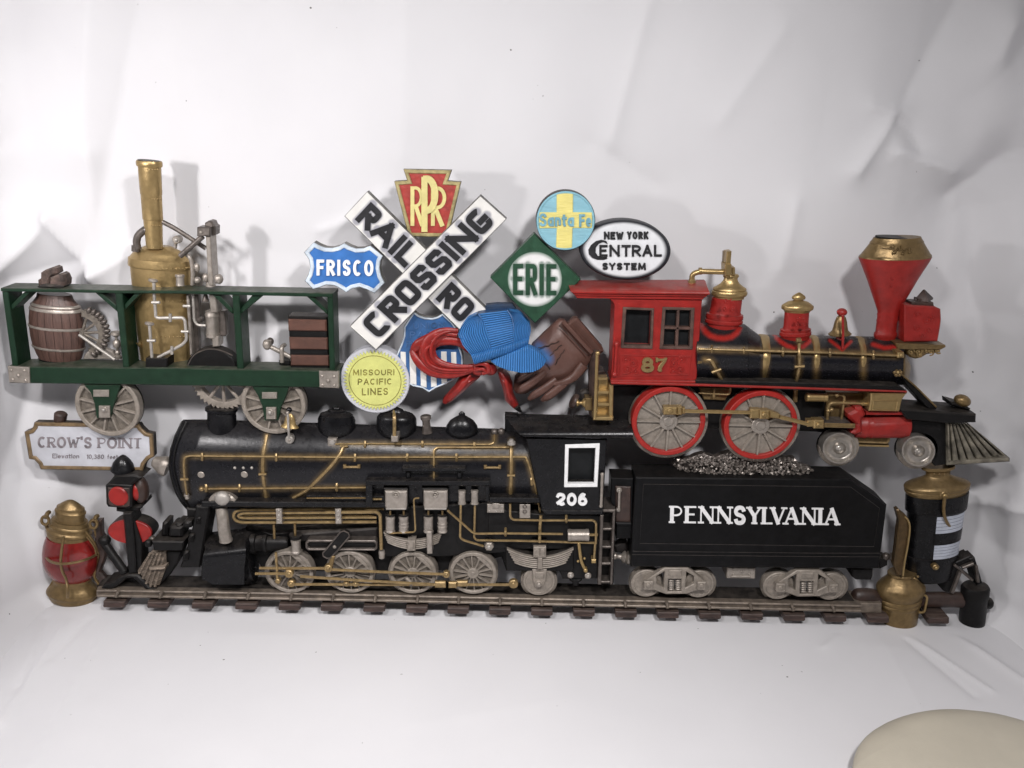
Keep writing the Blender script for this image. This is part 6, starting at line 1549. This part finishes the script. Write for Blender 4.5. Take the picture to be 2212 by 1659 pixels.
for i, x in enumerate((246,341,437,531,625,716,808,900,990,1080,1171,1262,1353,1444,1535,1626,1717,1806,1898,2028)):
    y = ry(x)+23+(0 if x < 1900 else -1); off = (1106-x)*.012
    M = Mesh(); plate('', PX, [(x-23,y),(x+23,y+.5),(x+23,y+12),(x+19,y+14),(x-22,y+13.5),(x-24,y+11)], 38, 6, 'tie_wood', None, 1.2, M=M); M.link('tie', trk)
    if x < 1870: tube('spike', PX, [(x+off,ry(x)-1,39),(x+off*.6,ry(x)+7,38),(x+off*.4,ry(x)+14,39.5)], 3.2, 38, 'rail', trk, n=6, bend=0)
# ---------------------------------------------------------------- red lantern
lan = lathe('red_lantern', C1, (362,590), (400,1040), [(0,225),(.06,242),(.2,268),(.38,286),(.55,290),(.7,280),(.85,250),(.95,215),(1,196)], 2, 'globe_red', ROOT, df=.7, n=48, label='brass railroad lantern with red glass globe at the end of the track')
lathe('lantern_top', C1, (388,188), (362,605), [(0,6),(.02,34),(.05,58),(.10,92),(.15,116),(.185,132),(.19,142),(.21,144),(.215,136),(.25,146),(.27,156),(.28,160),(.30,160),(.305,152),(.48,156),(.485,166),(.50,168),(.505,150),(.52,186),(.57,200),(.60,198),(.62,212),(.66,220),(.68,212),(.74,216),(.77,236),(.82,238),(.85,222),(.9,228),(.96,226),(1,214)], 2, 'brass', lan, df=.7, n=44)
lathe('lantern_base', C1, (398,1015), (412,1265), [(0,190),(.06,204),(.14,206),(.2,196),(.3,204),(.42,232),(.55,262),(.64,274),(.7,272),(.74,258),(.84,252),(.95,244),(1,228)], 2, 'brass', lan, df=.7, n=44)
M = Mesh()
for pts in ([(308,585,36),(290,700,40),(275,850,42),(290,960,40),(330,1045,36),(352,1160,42),(350,1255,38)],):
    tube('', C1, pts, 15, 40, 'brass', None, M=M, n=8, curve=True)
tube('', C1, [(98,770,6),(150,850,30),(270,885,43),(420,872,44),(560,835,34),(672,780,8)], 15, 40, 'brass', None, M=M, n=8, curve=True)
tube('', C1, [(160,560,8),(98,700,4),(92,800,4),(130,930,4),(205,1030,8),(160,1130,8)], 15, 6, 'brass', None, M=M, n=8, curve=True)
tube('', C1, [(545,530,8),(640,660,4),(690,780,2),(680,900,2),(640,1010,6),(690,1110,6)], 16, 6, 'brass', None, M=M, n=8, curve=True)
tube('', C1, [(560,590,26),(640,700,20),(660,790,16)], 10, 20, 'brass', None, M=M, n=8, curve=True)
M.link('wire_guard', lan)
for cx, cy in ((105,412),(632,452)):
    M = Mesh(); tube('', C1, [(cx+math.cos(k*.5236)*40,cy+math.sin(k*.5236)*46) for k in range(12)], 16, 16, 'brass', None, M=M, n=8, closed=True, bend=0)
    tube('', C1, [(cx+5,cy-20,14),(cx+25,cy-80,8),(cx+45,cy-90,4)], 24, 10, 'brass', None, M=M, n=8); tube('', C1, [(cx+10,cy+40,8),(cx+30,cy+140,6)], 15, 8, 'brass', None, M=M, n=8); M.link('bail_ring', lan)
plate('dark_side_plate', C1, [(640,420),(715,410),(720,560),(760,640),(765,800),(730,900),(700,980),(760,1050),(690,1110),(640,1000),(690,800),(640,640)], 8, 0, 'dark_brown', lan, 2)  # dark brown plate along the right side of the lantern
# ---------------------------------------------------------------- switch signal
sig = plate('switch_signal', C1, [(950,330),(1045,330),(1150,640),(1160,1000),(1012,1010)], 26, 4, 'matt_black', ROOT, 1, label='black switch signal stand with red lamp lenses and red oval target')
M = Mesh().use('matt_black'); slab(M, [circle(C1, (1030,540), 245, 21, 48, 150)], 21, 1, 1.5); M.link('target_back', sig)
M = Mesh().use('lens_red'); slab(M, [circle(C1, (1024,541), 236, 23.4, 48, 142)], 23.4, 20, .4); M.link('target', sig)
plate('pole', C1, [(952,335),(1040,335),(1078,700),(1095,985),(1012,1000)], 30, 20, 'matt_black', sig, 1.5)
plate('lamp_housing', L1, [(922,1195),(960,1170),(1190,1185),(1210,1200),(1212,1430),(1180,1450),(950,1432),(930,1400)], 32, 4, 'matt_black', sig, 2)
plate('lamp_bezel', L1, [(945,1215),(1190,1220),(1192,1420),(1150,1438),(975,1420),(948,1390)], 33, 31, 'dark_brown', sig, 1.5)
disc('lens', L1, (1062,1318), 106, 35, 32, 'lens_red', sig, 1.2, ry=112)
M = Mesh(); ball('', L1, (1312,1240), 86, 16, 'dark_brown', None, ry=165, dr=90, M=M); M.link('side_hood', sig)
M = Mesh(); ball('', L1, (1270,1255), 62, 20, 'lens_red', None, ry=110, dr=70, M=M); M.link('side_lens', sig)
plate('lamp_roof', L1, [(935,1192),(1020,1090),(1230,1078),(1325,1110),(1205,1200)], 31, 2, 'matt_black', sig, 2)
lathe('lamp_vent', L1, (1120,1085), (1118,858), [(0,90),(.12,100),(.25,128),(.38,126),(.45,114),(.6,104),(.8,70),(.95,28),(1,6)], 16, 'black', sig, df=.9, n=30)
plate('lamp_foot', L1, [(1040,1440),(1320,1420),(1350,1360),(1360,1400),(1290,1470),(1180,1500),(1040,1480)], 24, 2, 'matt_black', sig, 2)
ars = [(705,1165),(740,1110),(830,1085),(900,1030),(1000,1005),(1110,1010),(1180,1075),(1240,1140),(1330,1170),(1200,1178),(1130,1110),(1060,1045),(990,1050),(900,1130),(830,1175)]
plate('base', C1, ars, 32, 2, 'matt_black', sig, 2)
M = Mesh(); tube('', C1, [(735,640,14),(965,965,24)], 46, 18, 'matt_black', None, M=M, n=12); ball('', C1, (752,628), 66, 14, 'matt_black', None, M=M, ry=58); ball('', C1, (960,965), 48, 24, 'matt_black', None, M=M); M.link('switch_lever', sig)
# ---------------------------------------------------------------- marker lantern
mk_a, mk_b = (1522,375), (1438,1312)
mk = lathe('marker_lantern', B2, mk_a, mk_b, [(0,300),(.005,328),(.12,326),(.185,322),(.19,308),(.2,300),(.68,278),(.70,276),(.705,292),(.735,294),(.76,284),(.96,270),(.985,262),(1,240)], 8, 'black', ROOT, df=.55, n=56, label='black and brass marker lantern with white ribbed lenses standing at track end')
lathe('lantern_roof', B2, (1535,92), (1512,385), [(0,170),(.04,178),(.1,176),(.13,150),(.2,130),(.33,128),(.36,138),(.45,190),(.58,290),(.66,345),(.70,352),(.76,350),(.8,338),(.83,346),(.88,344),(.92,332),(1,322)], 8, 'brass', mk, df=.55, n=50)
M = Mesh()
for c in ((1545,187),(1600,188),(1490,186)): rivet(B2, c, 14, 8+130*.55*K8*.6, 'brass', M)
M.link('roof_rivets', mk)
def lens(t0, t1, a0, a1):
    pr = []
    n = 5
    for k in range(n):
        a, b = t0+(t1-t0)*k/n, t0+(t1-t0)*(k+1)/n
        base = 298-(a-.2)*46
        pr += [(a, base-8), (a+(b-a)*.13, base+4), (a+(b-a)*.87, base+4), (b-.0005, base-8)]
    return lathe('lens', B2, mk_a, mk_b, pr, 8, 'lens_white', mk, df=.56, n=24, a0=a0, a1=a1)
LN = S(*B2(1500,600), 8)
lens(.205, .40, math.radians(5), math.radians(102)) ; lens(.53, .70, math.radians(5), math.radians(102))
lathe('lens_band', B2, mk_a, mk_b, [(.40,270),(.403,296),(.527,290),(.53,264)], 8, 'black', mk, df=.57, n=24, a0=math.radians(3), a1=math.radians(104))
M = Mesh(); disc('', B2, (1606,420), 52, 32, 20, 'brass', None, 1.5, M=M); rivet(B2, (1606,422), 26, 32, 'gold', M)
tube('', B2, [(1605,430,34),(1592,540,35),(1600,640,34),(1640,730,28),(1705,800,16)], 18, 30, 'brass', None, M=M, n=8, curve=True); limb(M.use('brass'), B2, [(1680,790,14,40),(1710,760,12,26),(1700,715,10,10)]); M.link('bail_handle', mk)
M = Mesh(); disc('', B2, (1512,1206), 36, 34, 22, 'brass', None, 1.2, M=M); rivet(B2, (1514,1208), 20, 35, 'gold', M); M.link('burner_knob', mk)
# ---------------------------------------------------------------- oil can
can = lathe('oil_can', C3, (1108,440), (1150,-50), [(0,120),(.012,138),(.035,150),(.045,146),(.06,160),(.085,163),(.10,158),(.12,161),(.40,168),(.42,168),(.44,177),(.475,178),(.49,172),(.52,182),(.55,180),(.57,172),(.62,190),(.70,204),(.75,202),(.79,190),(.86,150),(.93,118),(.95,112),(.965,120),(.99,120),(1,112)], 16, 'brass', ROOT, df=.8, n=52, label='brass oil can with tall spout in front of the mallet handle')
SP = [(1080,580),(1110,568),(1150,610),(1190,640),(1222,700),(1232,790),(1215,900),(1190,1050),(1165,1290),(1100,1300),(1052,1180),(1078,1000),(1100,800),(1112,700)]
plate('spout', B2, SP, 30, 20, 'dark_brass', can, 2)
tube('spout_edge', B2, [(1168,645,31),(1205,690,32),(1222,780,32),(1200,960,32),(1165,1150,33),(1148,1295,38)], 11, 40, 'gold', can, n=8, curve=True)
M = Mesh(); tube('', C3, [(1275,150,26),(1372,152,26),(1345,305,26),(1280,302,26)], 11, 26, 'gold', None, M=M, n=8, bend=5); M.link('handle', can)
M = Mesh(); lathe('', B2, (970,1235), (1330,1262), [(0,6)]*2, 10, 'brass', None, M=M, n=6) if False else ball('', B2, (1280,1318), 36, 34, 'brass', None, M=M, ry=18, rot=-.5); ball('', B2, (1310,1300), 16, 36, 'brass', None, M=M); M.link('filler_latch', can)
# ---------------------------------------------------------------- mallet and bracket
M = Mesh().use('dark_brown'); limb(M, C3, [(712,180,14,52),(735,180,14,82),(790,178,14,94),(870,180,14,92),(960,185,14,74),(1120,190,14,70),(1400,192,14,74),(1600,192,14,74),(1720,196,14,72)], n=20, flat=.75)
mal = M.link('mallet', ROOT, 'black headed mallet with dark brown handle lying along the track end')
lathe('head', C3, (1792,62), (1755,408), [(0,70),(.02,102),(.08,116),(.3,114),(.33,108),(.8,108),(.95,106),(1,92)], 16, 'matt_black', mal, df=.9, n=32)
lathe('handle_end', C3, (1870,220), (1926,224), [(0,52),(.7,52),(1,40)], 14, 'matt_black', mal, n=18)
M = Mesh()
def bar(a, b, w, d1, d0, m):
    dx, dy = b[0]-a[0], b[1]-a[1]; l = math.hypot(dx, dy); nx, ny = -dy/l*w, dx/l*w
    plate('', B2, [(a[0]+nx,a[1]+ny),(b[0]+nx,b[1]+ny),(b[0]-nx,b[1]-ny),(a[0]-nx,a[1]-ny)], d1, d0, m, None, 1, M=M)
bar((1690,1195),(1895,1105), 32, 20, 2, 'matt_black'); bar((1900,1100),(1985,1385), 34, 21, 2, 'matt_black'); bar((1715,1190),(1628,1470), 42, 22, 2, 'matt_black')
bar((1955,1190),(1975,1370), 14, 26, 20, 'gunmetal'); bar((1780,1255),(1690,1490), 16, 27, 16, 'gunmetal'); bar((1715,1180),(1915,1350), 14, 26, 10, 'gunmetal'); bar((1800,1215),(1925,1165), 14, 25, 10, 'gunmetal')
M.link('bracket', ROOT, 'black A-shaped metal bracket rising from the mallet head')
